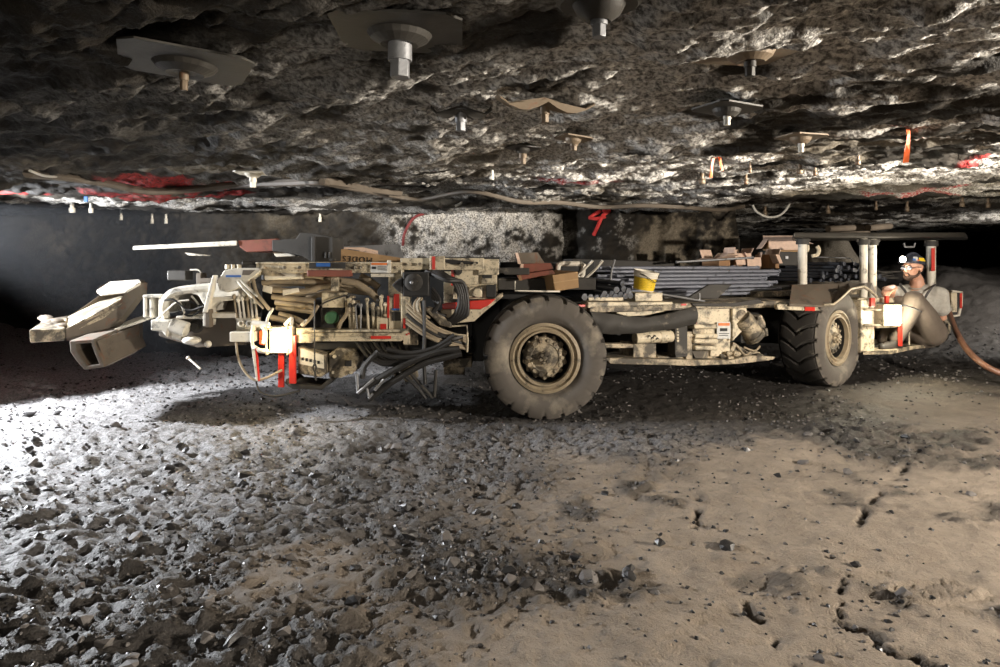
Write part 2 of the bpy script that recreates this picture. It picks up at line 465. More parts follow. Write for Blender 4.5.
Zg, Xg = np.meshgrid(zz, np.linspace(3.5, 32, 200), indexing='ij')
wall_far = grid_obj('wall_far', Xg, 19+fbm(Xg*.5, Zg, 191, 4)*.8, Zg, ROOFM, np.stack([.3+0*Xg, 0*Xg, 0*Xg], -1))
Zg, Yg = np.meshgrid(zz, np.linspace(-4, 9, 140), indexing='ij')
wall_left = grid_obj('wall_left', -12+fbm(Yg*.6, Zg, 195, 4)*.5-sstep(-1,1,Zg)*0, Yg, Zg, ROOFM, np.stack([.3+0*Yg, 0*Yg, 0*Yg], -1))

# ================================================================ camera, world, lights
cam = bpy.data.cameras.new('camera'); cam.sensor_width = 36; cam.lens = 36*FPX/1000
cam.shift_y = -(333.5-HY)/1000; cam.clip_start = .02; cam.clip_end = 80
co = bpy.data.objects.new('camera', cam); COL.objects.link(co); co.location = (0, 0, H); co.rotation_euler = (math.pi/2, 0, 0)
SC.camera = co
wd = bpy.data.worlds.new('mine_dark'); SC.world = wd; wd.use_nodes = True
wd.node_tree.nodes['Background'].inputs[0].default_value = (.012,.011,.010,1); wd.node_tree.nodes['Background'].inputs[1].default_value = .12
def aim(o, p): o.rotation_euler = (Vector(p)-o.location).to_track_quat('-Z', 'Y').to_euler()
def spot(name, loc, at, watts, col, size=.12, cone=110, blend=.6):
    l = bpy.data.lights.new(name, 'SPOT'); l.energy = watts; l.color = col; l.shadow_soft_size = size
    l.spot_size = math.radians(cone); l.spot_blend = blend
    o = bpy.data.objects.new(name, l); COL.objects.link(o); o.location = loc; aim(o, at); return o
def point(name, loc, watts, col, size=.05):
    l = bpy.data.lights.new(name, 'POINT'); l.energy = watts; l.color = col; l.shadow_soft_size = size
    o = bpy.data.objects.new(name, l); COL.objects.link(o); o.location = loc; return o
spot('strobe_right', (5.0, 1.0, 1.40), (1.2, 4.6, .1), 1500, (1,.90,.77), .07, 106, .45)
spot('right_roof_fill', (4.8, 2.4, 1.47), (1.7, 4.5, 4.2), 4600, (1,.94,.84), .04, 82, .35)  # added helper light, only to rake the right roof
spot('right_roof_fill_near', (4.4, .7, 1.47), (1.0, 2.2, 4.0), 1900, (1,.94,.84), .04, 78, .45)  # second added helper, covers the roof nearer the camera
spot('strobe_left', (-4.35, 4.42, 1.42), (-1.75, 4.15, -.55), 1250, (.93,.96,1), .06, 96, .4)
spot('left_roof_fill', (-4.95, 5.6, 1.34), (-2.0, 6.7, 1.70), 520, (.93,.96,1), .06, 92, .6)  # added helper light for the left roof strip and rib
spot('strobe_behind', (-2.6, 6.9, 1.15), (.4, 7.8, 1.5), 60, (1,.97,.92), .08, 120, .6)
spot('strobe_far_right', (7.6, 7.9, 1.45), (6.2, 9.6, .3), 420, (1,.95,.88), .08, 120, .7)
spot('camera_fill', (-.5, .1, 1.25), (-.6, 5, .45), 45, (1,.92,.80), .15, 85, .8)  # weak fill added near the camera to lift the dark side faces
point('front_lamp_bulb', tuple(PL.p(286, 338, -.16)), 6, (1,.82,.5), .03)
point('cab_lamp_bulb', tuple(PR.p(886, 315, -.14)), 20, (1,.92,.7), .04)
SC.view_settings.view_transform = 'Standard'; SC.view_settings.look = 'None'
SC.view_settings.exposure = 0; SC.view_settings.gamma = 1; SC.view_settings.use_curve_mapping = False

hm = bpy.data.materials.new('dust_haze'); hm.use_nodes = True; nt = hm.node_tree; nt.nodes.clear()
ho = nt.nodes.new('ShaderNodeOutputMaterial'); hv = nt.nodes.new('ShaderNodeVolumeScatter'); hv.inputs['Density'].default_value = .022; hv.inputs['Color'].default_value = (.9,.93,1,1); hv.inputs['Anisotropy'].default_value = .2
nt.links.new(hv.outputs[0], ho.inputs['Volume'])
b = MB(); b.box((-6.3, 6.6, .85), (7.0, 2.0, 1.5)); o = b.build('dust_haze', hm); o['kind'] = 'stuff'; o['label'] = 'faint pale dust haze in front of the dark left rib'; o['category'] = 'haze'
# ================================================================ the roof bolting machine
MO = (0.6, 5.6, 0.0)
M_ = thing('mining_machine', 'long low cream mining vehicle on two big rubber tyres, loaded with rods and cartons', 'mining machine', MO)
def part(b, name, mat, parent=M_, bevel=.005, label=None):
    o = b.build(name, mat, parent, bevel)
    if label: o['label'] = label
    return o
R_ = random.Random(11)

# ---- A: left boom --------------------------------------------------------------
def loftp(front, back): return [[W(*p) for p in front], [W(*p) for p in back]]
b = MB()
near = [(65,329),(84,319),(104,313),(119,301),(126,291),(139,282),(141,283),(140,294),(114,327),(66,341)]
Yn = lambda x: 4.45+(x-29)*.0042
nr = [W(x, y, Yn(x)) for x, y in near]; th = Vector((.02,.06,0))
b.loft([nr, [p+th for p in nr]])
far = [(47,319),(66,316),(70,316),(102,293),(95,293),(99,287),(110,282),(139,280),(139,288),(110,306),(70,330),(48,328)]
fr = [W(x, y, Yn(x)+.42) for x, y in far]
b.loft([fr, [p+th for p in fr]])
boom = part(b, 'boom_beam', BROWN, bevel=.006, label='muddy channel-shaped beam at the left end')
b = MB()    # floor of the channel and tip block
b.loft([[W(66,330,Yn(66)), W(104,313.5,Yn(104)), W(119,302,Yn(119)), W(126,296,Yn(126))],
        [W(66,317.5,Yn(66)+.42), W(100,301,Yn(100)+.42), W(113,298,Yn(113)+.42), W(120,296,Yn(120)+.42)],
        [W(66,322,Yn(66)+.42), W(100,305,Yn(100)+.42), W(113,302,Yn(113)+.42), W(120,300,Yn(120)+.42)],
        [W(66,336,Yn(66)), W(104,319,Yn(104)), W(119,307,Yn(119)), W(126,300,Yn(126))]])
part(b, 'boom_floor', CREAMD, boom)
b = MB()
b.loft([[W(29,330,4.45), W(65,329,4.6), W(65,341,4.6), W(30,343,4.45)], [W(47,318,4.87), W(68,316.5,4.98), W(68,330,4.98), W(48,332,4.87)]])
part(b, 'boom_tip', CREAMD, boom, .008)
b = MB()
for k in range(9):
    x = 45+R_.random()*22; y = 327-(x-45)*.05-R_.random()*9; Y = 4.5+(331-y)*.03
    b.ball(W(x, y, Y)+Vector((0,0,.0)), .022+.02*R_.random(), (1.4,1,.6), 7, 5)
part(b, 'mud_clods', BROWN, boom, 0)
b = MB()   # upper bridge plate
b.loft([[W(101,293,4.84), W(127,290,4.86), W(141,282,4.92), W(139,279.5,5.35), W(110,281.5,5.28), (W(97,290,5.0))]]
       + [[q-Vector((0,0,.022)) for q in [W(101,293,4.84), W(127,290,4.86), W(141,282,4.92), W(139,279.5,5.35), W(110,281.5,5.28), W(97,290,5.0)]]])
part(b, 'boom_bridge_plate', WHITEP, boom, .004)
# square box tube whose open end faces the viewer
outer = [(69,341),(94,339),(97,350),(105,367),(84,370),(76,361),(70,352)]
inner = [(76,344),(91,343),(94,352),(99,364),(88,366),(82,359),(77,351)]
oe = [W(x, y, 4.45) for x, y in outer]; ie = [W(x, y, 4.45) for x, y in inner]
dv = W(139,322,5.0)-W(96,340,4.45)
b = MB(); ob = [p+dv for p in oe]; ib = [p+dv*.95 for p in ie]
b.loft([ib, ie, oe, ob], cap=True)
part(b, 'boom_box_tube', BROWN, boom, .006)
b = MB()
b.loft([[W(97,341,4.45), W(139,324,4.95), W(139,340,4.95), W(133,352,4.9), W(106,366,4.5)],
        [W(100,339,4.56), W(143,322,5.06), W(143,340,5.06), W(137,352,5.0), W(108,366,4.6)]])
part(b, 'boom_side_plate', BROWN, boom, .005)
b = MB()
b.loft([[W(114,329,4.72), W(132,323,4.8), W(160,313.5,4.95), W(160,316,4.95), W(132,326,4.8), W(114,332,4.72)],
        [W(118,325,5.0), W(134,318,5.1), W(162,311,5.25), W(162,313.5,5.25), W(134,320,5.1), W(118,328,5.0)]])
part(b, 'boom_flange', WHITEP, boom, .004)

# ---- B: front canopy bar and its bracket --------------------------------------
b = MB()
b.loft([[W(133,250,5.0), W(133,246,5.0), W(237,240.5,5.0), W(237,245.5,5.0)], [W(135,250,5.45), W(135,247,5.45), W(238,242.5,5.45), W(238,246,5.45)]])
can = part(b, 'canopy_bar', WHITEP, bevel=.006, label='long flat pale bar raised over the left end')
b = MB(); p5 = Plane(5.0)
b.prism(p5, [(237,240.5),(276,238.5),(276,251),(246,252),(239,247)], .45, .01)
part(b, 'bar_root', RUSTR, can)
b = MB()
b.prism(p5, [(272,240),(296,238.5),(300,232.5),(312,233),(333,237),(333,261),(313,262),(302,256),(280,252),(272,251)], .35)
b.pb(p5, 312, 236.5, 316, 262, .02, -.02); b.pb(p5, 329, 252, 331, 258, .015, -.015); b.pb(p5, 325, 252, 327, 258, .015, -.015)
part(b, 'canopy_bracket', DARKST, can)
b = MB(); b.prism(Plane(5.05), [(184,252.5),(206,255),(202,256),(189,255.5)], .10)
b.prism(Plane(5.05), [(272,252),(285,251.5),(296,256),(276,257)], .1)
part(b, 'canopy_stay', WHITEP, can)
b = MB(); b.pb(p5, 167, 270.5, 186, 280.5, .12)
lb = part(b, 'light_box', DPLATE, bevel=.008)
b = MB(); b.ball(p5.p(166,274,.05), .014); b.tube([p5.p(187,270,.05), p5.p(195,270,.05), p5.p(199,274,.05)], .006); part(b, 'light_box_fitting', WHITEP, lb, 0)
b = MB(); b.pb(p5, 196, 273, 201, 285, .1); b.pb(p5, 200, 278, 222, 283, .1); part(b, 'support_bracket', BROWN)

# ---- C: drill head ------------------------------------------------------------
b = MB()
b.prism(PL, [(140,301),(145,297),(160,294),(170,288),(190,284.5),(216,284),(222,292),(233,292),(233,302),(205,300),(200,314),(190,296),(172,292),(163,300),(160,313),(141,318)], .35, .12)
head = part(b, 'drill_head_body', WHITEP, bevel=.01)
b = MB()
b.tube([PL.p(162,318,.05), PL.p(163,304,.02), PL.p(171,294,.0), PL.p(184,290,0), PL.p(214,287,0)], .030)
part(b, 'arch_pipe', WHITEP, head, 0)
b = MB()
for x in (141.5, 148, 157):
    b.pb(PL, x-1.6, 297, x+1.6, 318, .10, .04)
b.pb(PL, 140, 295, 160, 298, .12, .03)
part(b, 'head_ribs', WHITEP, head)
b = MB(); b.prism(PL, [(204,312),(206,302),(215,297),(234,296),(234,300),(217,302),(211,308),(210,326),(204,326)], .12, -.02)
b.pb(PL, 210, 313, 236, 318, .12, -.01); b.pb(PL, 176,316,206,319,.2,.0)
part(b, 'head_arch_frame', WHITEP, head)
b = MB(); b.prism(PL, [(216,275),(219,275),(211,312),(206,312)], .05, -.06); part(b, 'inclined_link', WHITEP, head)
b = MB(); b.pb(PL, 208, 309, 213, 327, .06, -.05); part(b, 'link_clevis', BROWN, head)
hoses_c = [[(155,322),(166,312),(178,302),(190,300)],[(172,296),(180,303),(184,312),(183,318)],[(190,296),(197,305),(196,316)],[(166,300),(176,300),(190,310),(205,306)],[(178,310),(190,316),(202,310)],[(186,300),(200,306),(210,300)]]
for k, h in enumerate(hoses_c):
    b = MB(); b.tube([PL.p(x, y, -.02+.02*(k % 3)) for x, y in h], .0075 if k else .006)
    part(b, 'hose', WHITEP if k < 3 else BLKH, head, 0)
b = MB(); b.pb(PL, 162, 292, 236, 345, .03, .42); b.prism(PL, [(150,320),(240,318),(240,347),(190,350),(150,338)], .25, .12)
part(b, 'lower_beam', BROWN)
b = MB(); b.pb(PL, 130, 348, 300, 352, .15, .5); part(b, 'skid_rail', DARKST)
b = MB()
b.prism(PL, [(154,319),(174,320),(170,337),(165,331),(154,330)], .14, -.05)
cy = part(b, 'cylinder_cover', WHITEP, bevel=.012)
b = MB(); b.cyl(PL.p(172,325,.0), PL.p(187,330,.0), .055); b.cyl(PL.p(174,334,.0), PL.p(183,336,0), .035); part(b, 'cylinder', WHITEP, cy, .004)
b = MB(); b.ball(PL.p(193,340,-.02), .05, (1.3,1,.6)); b.ball(PL.p(208,344,0), .025, (1,1,1)); part(b, 'cylinder_end_cap', WHITEP, cy, 0)
b = MB(); b.lathe(PL.p(192,327,.08), (0,-1,0), [(.05,0),(.05,.02),(.028,.022),(.028,.05),(.012,.05)], 16); part(b, 'pivot_pin', DARKST)
b = MB(); b.tube([PL.p(237,340,-.02), PL.p(240,358,-.03), PL.p(248,371,-.05), PL.p(258,378,-.07), PL.p(268,377,-.05), PL.p(282,370,0)], .009); part(b, 'hose', TANH, bevel=0)
b = MB(); b.tube([PL.p(258,378,-.05), PL.p(264,390,-.08), PL.p(280,394,-.08), PL.p(300,391,0)], .008); part(b, 'hose', BLKH, bevel=0)
b = MB(); b.cyl(PL.p(178,361,.15), PL.p(194,371,.1), .008); b.ball(PL.p(178,361,.15), .014); part(b, 'stop_pin', WHITEP, bevel=0)

# valve block with bright levers
b = MB(); b.pb(PL, 233, 331, 257, 341, .14, -.06); b.pb(PL, 236, 318, 255, 332, .12, .0)
vb = part(b, 'valve_block', WHITEP, bevel=.006)
b = MB()
for x in (243, 251): b.lathe(PL.p(x, 323, -.0), (0,-1,0), [(.024,0),(.024,.04),(.014,.042),(.014,.02)], 12)
part(b, 'valve_port', WHITEP, vb, 0)
for k, x in enumerate((235.5, 239.5, 243.5, 248, 251.5, 256)):
    b = MB(); top = 293+R_.random()*8
    b.cyl(PL.p(x, 320, .02), PL.p(x-.8+R_.random()*1.5, top, -.02), .010, 8, .007); b.ball(PL.p(x-.3, top, -.02), .016, (1,1,1.3), 8, 6)
    part(b, 'valve_lever', WHITEP if k % 3 else TANH, vb, 0)
b = MB(); b.prism(PL, [(220,281),(227,270),(240,268),(262,268),(263,271),(253,279),(241,288),(230,292),(222,290)], .12, -.05)
br = part(b, 'top_bracket', WHITEP, bevel=.006)
b = MB(); b.pb(PL, 229, 275, 244, 277, .004, -.056); part(b, 'blue_decal', LABELB, br, 0, 'blue stripe')
b = MB(); b.prism(PL, [(246,270),(258,270),(252,275),(245,275)], .006, -.056); part(b, 'bracket_window', BROWN, br, 0)
b = MB()
for x in (227.5, 233, 239): b.cyl(PL.p(x, 269, .0), PL.p(x, 264.5, .0), .018, 6)
part(b, 'bracket_bolt', CREAM, br, .002)
b = MB(); b.cyl(PL.p(242,263,.0), PL.p(283,263.5,.1), .016, 10); part(b, 'grease_tube', DARKST)
b = MB()
b.tube([PL.p(241,281,-.05), PL.p(247,288,-.06), PL.p(256,297,-.06)], .010); b.tube([PL.p(244,280,-.05), PL.p(252,288,-.06), PL.p(261,296,-.06)], .010)
part(b, 'hose', WHITEP, bevel=0)

# ---- D: left frame ---------------------------------------------------------------
b = MB(); b.pb(PL, 256, 262, 402, 273, .14, 0); b.pb(PL, 400, 258, 484, 270, .14, .02); b.pb(PL, 256, 262, 402, 264, .02, -.012)
tr = part(b, 'top_rail', CREAM, bevel=.006)
def sign(pl, rects, parent, name, off):
    for x0, y0, x1, y1, m, nm in rects:
        b = MB(); b.pb(pl, x0, y0, x1, y1, .004, off); part(b, nm, m, parent, 0)
sign(PL, [(310,262.5,346,268.5,DARKST,'label_plate')], tr, '', -.018)
sign(PL, [(317,263,331,266.5,LABELB,'blue_label')], tr, '', -.023)
sign(PL, [(371,262.3,388.5,272.6,LABELW,'warning_label')], tr, '', -.017)
sign(PL, [(372,262.8,387.5,265,LABELO,'warning_band')], tr, '', -.022)
sign(PL, [(372.5,266.5,376.5,269,INK,'warning_pictogram'),(378,266.5,387,267.1,INK,'warning_text'),(378,268,386,268.5,INK,'warning_text'),(378,269.5,387,270,INK,'warning_text')], tr, '', -.021)
b = MB(); b.pb(PL, 309, 270, 352, 276.5, .08, -.05); part(b, 'red_bar', RUSTR, tr, .008, 'dark red painted bar')
b = MB(); b.pb(PL, 387.5, 260, 391.5, 273, .02, -.02); b.pb(PL, 371, 273.5, 395, 277, .05, -.01); part(b, 'rail_strap', WHITEP, tr)
b = MB(); b.pb(PL, 430, 256, 445, 270, .03, -.02); part(b, 'rail_joint_plate', CREAM, tr)
b = MB(); b.pb(PL, 432.5, 256.5, 435.5, 269.5, .004, -.025); part(b, 'red_tape', RED, tr, 0)
b = MB()
for x in (264, 285, 300, 356, 362, 395, 410, 420, 462, 475): b.cyl(PL.p(x, 267.5 if x < 400 else 264, 0), PL.p(x, 267.5 if x < 400 else 264, -.018), .012, 6)
part(b, 'rail_bolt', CREAMD, tr, .002)
b = MB(); b.prism(PL, [(262,268.5),(262,275),(286,276),(275,271)], .05, -.02); part(b, 'gusset', CREAMD, tr)

b = MB(); b.pb(PL, 310, 329.5, 402, 331.8, .16, -.03); b.pb(PL, 310, 332.5, 402, 341, .12, -.02); b.pb(PL, 310, 336, 402, 338, .02, -.035)
lr = part(b, 'bottom_rail', CREAM, bevel=.005)
b = MB(); b.pb(PL, 372, 335.3, 392, 338.3, .004, -.041); part(b, 'red_tape', RED, lr, 0)
b = MB(); b.pb(PL, 302, 333, 312, 341, .14, -.035); b.pb(PL, 296, 328, 312, 343, .04, .0); part(b, 'rail_end_block', CREAM, lr)
b = MB(); b.pb(PL, 388, 273, 401, 330, .10, .02); pst = part(b, 'post', CREAM, bevel=.005)
sign(PL, [(393.5,294,399,309,RED,'red_stripe'),(391.5,312,400.5,321,DARKST,'switch_box')], pst, '', .012)
sign(PL, [(392,308.6,399.5,310.3,LABELB,'blue_label')], pst, '', .008)
b = MB(); b.pb(PL, 403.5, 295, 410, 344, .08, -.02); b.pb(PL, 401.5, 270, 404, 340, .02, -.02); p2 = part(b, 'post', CREAM, bevel=.004)
sign(PL, [(403.8,318,406,328,RED,'red_stripe'),(406.5,333.5,408,335,RED,'red_mark'),(408.6,332.5,410,334,RED,'red_mark')], p2, '', -.026)
b = MB(); b.pb(PL, 404, 330, 418, 345, .03, -.01); part(b, 'post_foot', CREAMD, p2)
b = MB(); b.pb(PL, 404, 272, 430, 296, .05, -.06); b.prism(PL, [(393,285),(399,279),(404,277),(404,294),(399,291)], .03, -.06)
kb = part(b, 'control_box', BLACKST, bevel=.008)
b = MB(); b.lathe(PL.p(415,282,-.06), (0,-1,0), [(.062,0),(.062,.015),(.05,.022),(.028,.024),(.026,.05),(.012,.052)], 22); part(b, 'control_knob', DARKST, kb, 0)
b = MB(); b.ball(PL.p(414,282,-.12), .012); part(b, 'knob_bolt', STEEL, kb, 0)
b = MB(); b.pb(PL, 256, 274, 470, 345, .03, .45); b.pb(PL, 262, 300, 402, 332, .02, .33); part(b, 'inner_bulkhead', BLACKST)

b = MB(); b.pb(PL, 300, 266, 500, 372, 1.1, .5); b.pb(PL, 236, 268, 300, 350, .8, .5); part(b, 'belly_blocker', BLACKST)  # unseen black solid added to block light under and behind the frame
# bundle of tan hoses behind the rail
hb = [((262,277),(285,276),(310,275),(322,277)),((258,283),(290,282),(320,283),(352,286)),((300,277),(322,281),(345,287),(372,293)),((300,286),(330,287),(350,292),(373,294)),
      ((262,286),(290,284),(320,286),(345,289)),((270,290),(300,292),(320,287),(340,284)),((268,297),(295,300),(312,302)),((270,303),(296,306),(310,308)),((270,309),(292,311),(308,313)),
      ((300,299),(318,294),(335,290),(360,288)),((340,281),(355,284),(368,292),(376,300)),((275,315),(290,319),(300,324)),((357,276),(366,281),(376,288)),((264,281),(300,279),(330,280),(366,284)),
      ((276,294),(305,295),(330,297)),((268,318),(284,322),(296,329))]
for k, h in enumerate(hb):
    b = MB(); b.tube([PL.p(x, y, .06+.025*(k % 5)) for x, y in h], .021 if k not in (0, 10, 12) else .025, 9)
    part(b, 'hose', TANH, bevel=0)
b = MB(); b.cyl(PL.p(264,277,.03), PL.p(302,275.5,.03), .026, 10); part(b, 'bright_sleeve', WHITEP, bevel=.004)
b = MB(); b.tube([PL.p(254,279,-.02), PL.p(259,292,-.05), PL.p(267,303,-.05), PL.p(271,309,-.03)], .013); b.tube([PL.p(250,281,-.02), PL.p(256,296,-.06), PL.p(266,308,-.05)], .008)
part(b, 'bent_pipe', TANH, bevel=0)
b = MB(); b.pb(PL, 331, 277.5, 338, 291, .05, -.01); part(b, 'hose_clamp', CREAM)
b = MB(); b.prism(PL, [(263,285),(272,287),(271,294),(262,291)], .02, .0); b.prism(PL, [(281,290),(296,288),(298,292),(281,296)], .03, .03); part(b, 'hose_tag', WHITEP)
b = MB(); b.pb(PL, 320, 293, 343, 308, .12, .04); jb = part(b, 'junction_box', CREAM, bevel=.006)
b = MB(); b.tube([PL.p(320,305,.02), PL.p(326,302,.0), PL.p(334,299,0), PL.p(344,296,0), PL.p(352,294,.03)], .006); part(b, 'chain', DARKST, jb, 0)
b = MB(); b.pb(PL, 316, 309, 338, 330, .2, .12); part(b, 'pump_housing', DARKST)
b = MB(); b.lathe(PL.p(330,318,.06), (0,-1,0), [(.047,0),(.047,.03),(.040,.042),(.012,.045)], 24); part(b, 'green_cap', GREEN, bevel=0, label='round green cap')
b = MB(); b.tube([PL.p(346,303,.04), PL.p(347,313,.0), PL.p(341,322,.0), PL.p(337,331,.02)], .014); part(b, 'bent_pipe', TANH, bevel=0)
b = MB(); b.tube([PL.p(303,326,.0), PL.p(311,318,-.02), PL.p(317,306,.03)], .012); part(b, 'bent_pipe', TANH, bevel=0)
b = MB(); b.cyl(PL.p(302,325,-.02), PL.p(308,320,-.02), .012); part(b, 'bright_sleeve', WHITEP, bevel=0)
# lever bank
for k, x in enumerate((349, 352.5, 360, 366.5, 372.5, 377, 381, 385)):
    b = MB(); y0 = 297+R_.random()*4
    if k == 2:
        b.tube([PL.p(356.5,329,.02), PL.p(355.5,306,.0), PL.p(358,303.5,0), PL.p(361,306,0), PL.p(360,329,.02)], .006, smooth_pts=False)
    else: b.cyl(PL.p(x, 330, .06), PL.p(x+R_.uniform(-1,1), y0+4*(k % 3), .02), .010 if k % 2 else .014, 8)
    b.ball(PL.p(x, y0+4*(k % 3), .02), .016, (1,1,1), 8, 6)
    part(b, 'control_lever', CREAM if k != 2 else STEEL, bevel=0)
for k in range(16):
    x = 346+R_.random()*40; y = 296+R_.random()*24; b = MB()
    if k % 2: b.lathe(PL.p(x, y, .06), (0,-1,0), [(.013,0),(.013,.05),(.008,.052),(.008,.075)], 6)
    else: b.pb(PL, x-2, y-1.3, x+2.4, y+1.3, .06, .05)
    part(b, 'hydraulic_fitting', (CREAM, TANH, CREAMD, DARKST)[k % 4], bevel=.002)
b = MB(); b.pb(PL, 345, 318, 392, 331, .12, .10); part(b, 'valve_manifold', CREAMD)
b = MB(); b.pb(PL, 376, 318, 387, 330, .1, .02); part(b, 'solenoid_box', CREAM)
sign(PL, [(380,324,386,329.5,RED,'red_label'),(387,296,389,318,RED,'red_cable_tie')], M_, '', .012)
b = MB(); b.cyl(PL.p(317,300,-.06), PL.p(317,365,-.06), .005, 6); b.tube([PL.p(317,362,-.06), PL.p(315.5,366,-.06), PL.p(317,370,-.06), PL.p(318.5,366,-.06), PL.p(317,362,-.06)], .006, 6); b.cyl(PL.p(317,369,-.06), PL.p(318.5,379,-.06), .007, 6)
part(b, 'hanging_chain', DARKST, bevel=0)

# ---- lamp, guard and red reflector legs -------------------------------------------
b = MB(); b.pb(PL, 271, 326, 294, 351, .09, -.04)
fl = part(b, 'front_lamp', CREAM, bevel=.006)
b = MB(); b.pb(PL, 274.5, 329.5, 291.5, 347.5, .012, -.052); part(b, 'lamp_lens', LAMPW, fl, .004, 'glowing lens')
b = MB()
for x in (272.5, 293): b.tube([PL.p(x, 326, -.04), PL.p(x, 324, -.12), PL.p(x, 338, -.13), PL.p(x, 352, -.12), PL.p(x, 351, -.04)], .007, 6, smooth_pts=False)
b.tube([PL.p(271,327,-.12), PL.p(294,327,-.12)], .006, 6); b.tube([PL.p(271,350,-.12), PL.p(294,350,-.12)], .007, 6)
part(b, 'lamp_guard', CREAM, fl, 0)
for k, (x0, x1, y1, o) in enumerate(((277,283,388,.02),(286,290,378,.06),(290.5,297,383,-.03))):
    b = MB(); b.pb(PL, x0, 347 if k != 2 else 335, x1, y1, .02, o); part(b, 'red_reflector_leg', RED, bevel=.003)
b = MB(); b.tube([PL.p(256,322,-.06), PL.p(273,324,-.08)], .020, 8); b.tube([PL.p(257,321,-.06), PL.p(255,338,-.06), PL.p(258,352,-.06)], .013, 8)
b.tube([PL.p(257,346,-.06), PL.p(264,349,-.08), PL.p(272,350,-.08)], .017, 8); b.tube([PL.p(263,324,-.07), PL.p(268,330,-.08), PL.p(267,342,-.08)], .009, 8)
b.tube([PL.p(274,308,-.02), PL.p(270,318,-.05), PL.p(271,327,-.06)], .010, 8); b.tube([PL.p(287,324,-.05), PL.p(294,318,-.05), PL.p(293,328,-.05)], .012, 8)
part(b, 'lamp_bracket', WHITEP, bevel=0)
b = MB(); b.prism(PL, [(256,347),(260,347),(263,379),(260.5,379)], .02, -.09); gr = part(b, 'guard_rod', WHITEP)
b = MB(); b.prism(PL, [(260,347),(261.2,347),(263.6,379),(263,379)], .022, -.091); part(b, 'red_tape', RED, gr, 0)
b = MB(); b.prism(PL, [(260,330),(265,331),(265,345),(260,344)], .02, -.02); part(b, 'orange_tag', ORNG)
b = MB(); b.prism(PL, [(297,347),(324,355),(325,374),(320,378),(297,374)], .16, .02)
wb = part(b, 'step_box', CREAMD, bevel=.006)
b = MB(); b.prism(PL, [(297.5,348),(323,355.5),(323.5,369),(298,364)], .006, .012); part(b, 'step_plate', WHITEP, wb, 0)
b = MB()
for k in range(5): b.pb(PL, 301+k*4.0, 357.5+k*.9, 303.4+k*4.0, 360.5+k*.9, .003, .008)
part(b, 'worn_lettering', INK, wb, 0)
b = MB(); b.prism(PL, [(286,379),(292,384),(320,386),(330,378),(332,381),(322,390),(292,389),(284,383)], .3, .0); part(b, 'skid_shoe', DARKST)
b = MB(); b.prism(PL, [(325,356),(335,349),(352,350),(358,358),(352,374),(338,380),(326,380)], .2, .08); gb = part(b, 'gearbox', CREAMD, bevel=.01)
b = MB(); b.pb(PL, 342, 362, 349, 368, .01, .072); part(b, 'gearbox_window', BLACKST, gb, .003)
b = MB()
for x, y in ((332,358),(352,356),(331,374),(349,374)): b.cyl(PL.p(x, y, .08), PL.p(x, y, .06), .014, 6)
part(b, 'gearbox_bolt', CREAM, gb, .002)
b = MB(); b.pb(PL, 300, 343, 470, 352, .4, .12); part(b, 'belly_plate', BLACKST)

# dark hoses hanging beneath
for k in range(9):
    x = 352+k*6; b = MB()
    b.tube([PL.p(x, 340, .1+.02*(k % 3)), PL.p(x+8, 349+k*.6, .05), PL.p(x+22, 360-k*.4, .0), PL.p(x+44, 364-k*1.2, .0), PL.p(455+k, 352-k*1.5, .05)], .017)
    part(b, 'hose', BLKH, bevel=0)
for (h, r) in ((((360,391),(376,380),(395,369),(420,357),(440,350),(460,348)), .024),(((371,397),(385,386),(402,375),(425,362),(446,356),(462,352)), .024),(((364,377),(366,366),(372,358),(380,350)), .018),(((395,366),(410,378),(420,388),(427,397)), .012),
               (((380,352),(400,356),(430,352),(452,340)), .018),(((388,348),(412,352),(436,346),(455,334)), .016)):
    b = MB(); b.tube([PL.p(x, y, -.06) for x, y in h], r); part(b, 'hose', BLKH, bevel=0)
b = MB()
b.cyl(PL.p(359,372,-.07), PL.p(360,391,-.07), .011); b.cyl(PL.p(360,391,-.08), PL.p(376,377,-.08), .010); b.cyl(PL.p(369,386,-.08), PL.p(371,394,-.08), .009); b.cyl(PL.p(377,388,-.08), PL.p(386,377.5,-.08), .011); b.cyl(PL.p(371,396,-.08), PL.p(375,391,-.08), .009)
part(b, 'hose_end_fitting', STEEL, bevel=0)
b = MB(); b.tube([PL.p(425,300,-.05), PL.p(425.5,330,-.06), PL.p(425,358,-.05), PL.p(426,383,-.05)], .013); part(b, 'hose', BLKH, bevel=0)
b = MB(); b.tube([PL.p(410,372,-.02), PL.p(433,397,-.04), PL.p(435,396,-.04), PL.p(436,370,0)], .012, smooth_pts=False); part(b, 'hanging_stirrup', DARKST, bevel=0)
b = MB(); b.prism(PL, [(398,370),(404,362),(414,368),(416,380),(404,384)], .1, .05); part(b, 'swivel_block', CREAMD)
b = MB(); b.lathe(PL.p(400,374,-.0), (0,-1,0), [(.04,0),(.04,.03),(.026,.032),(.026,.0)], 16); part(b, 'swivel_ring', TANH, bevel=0)

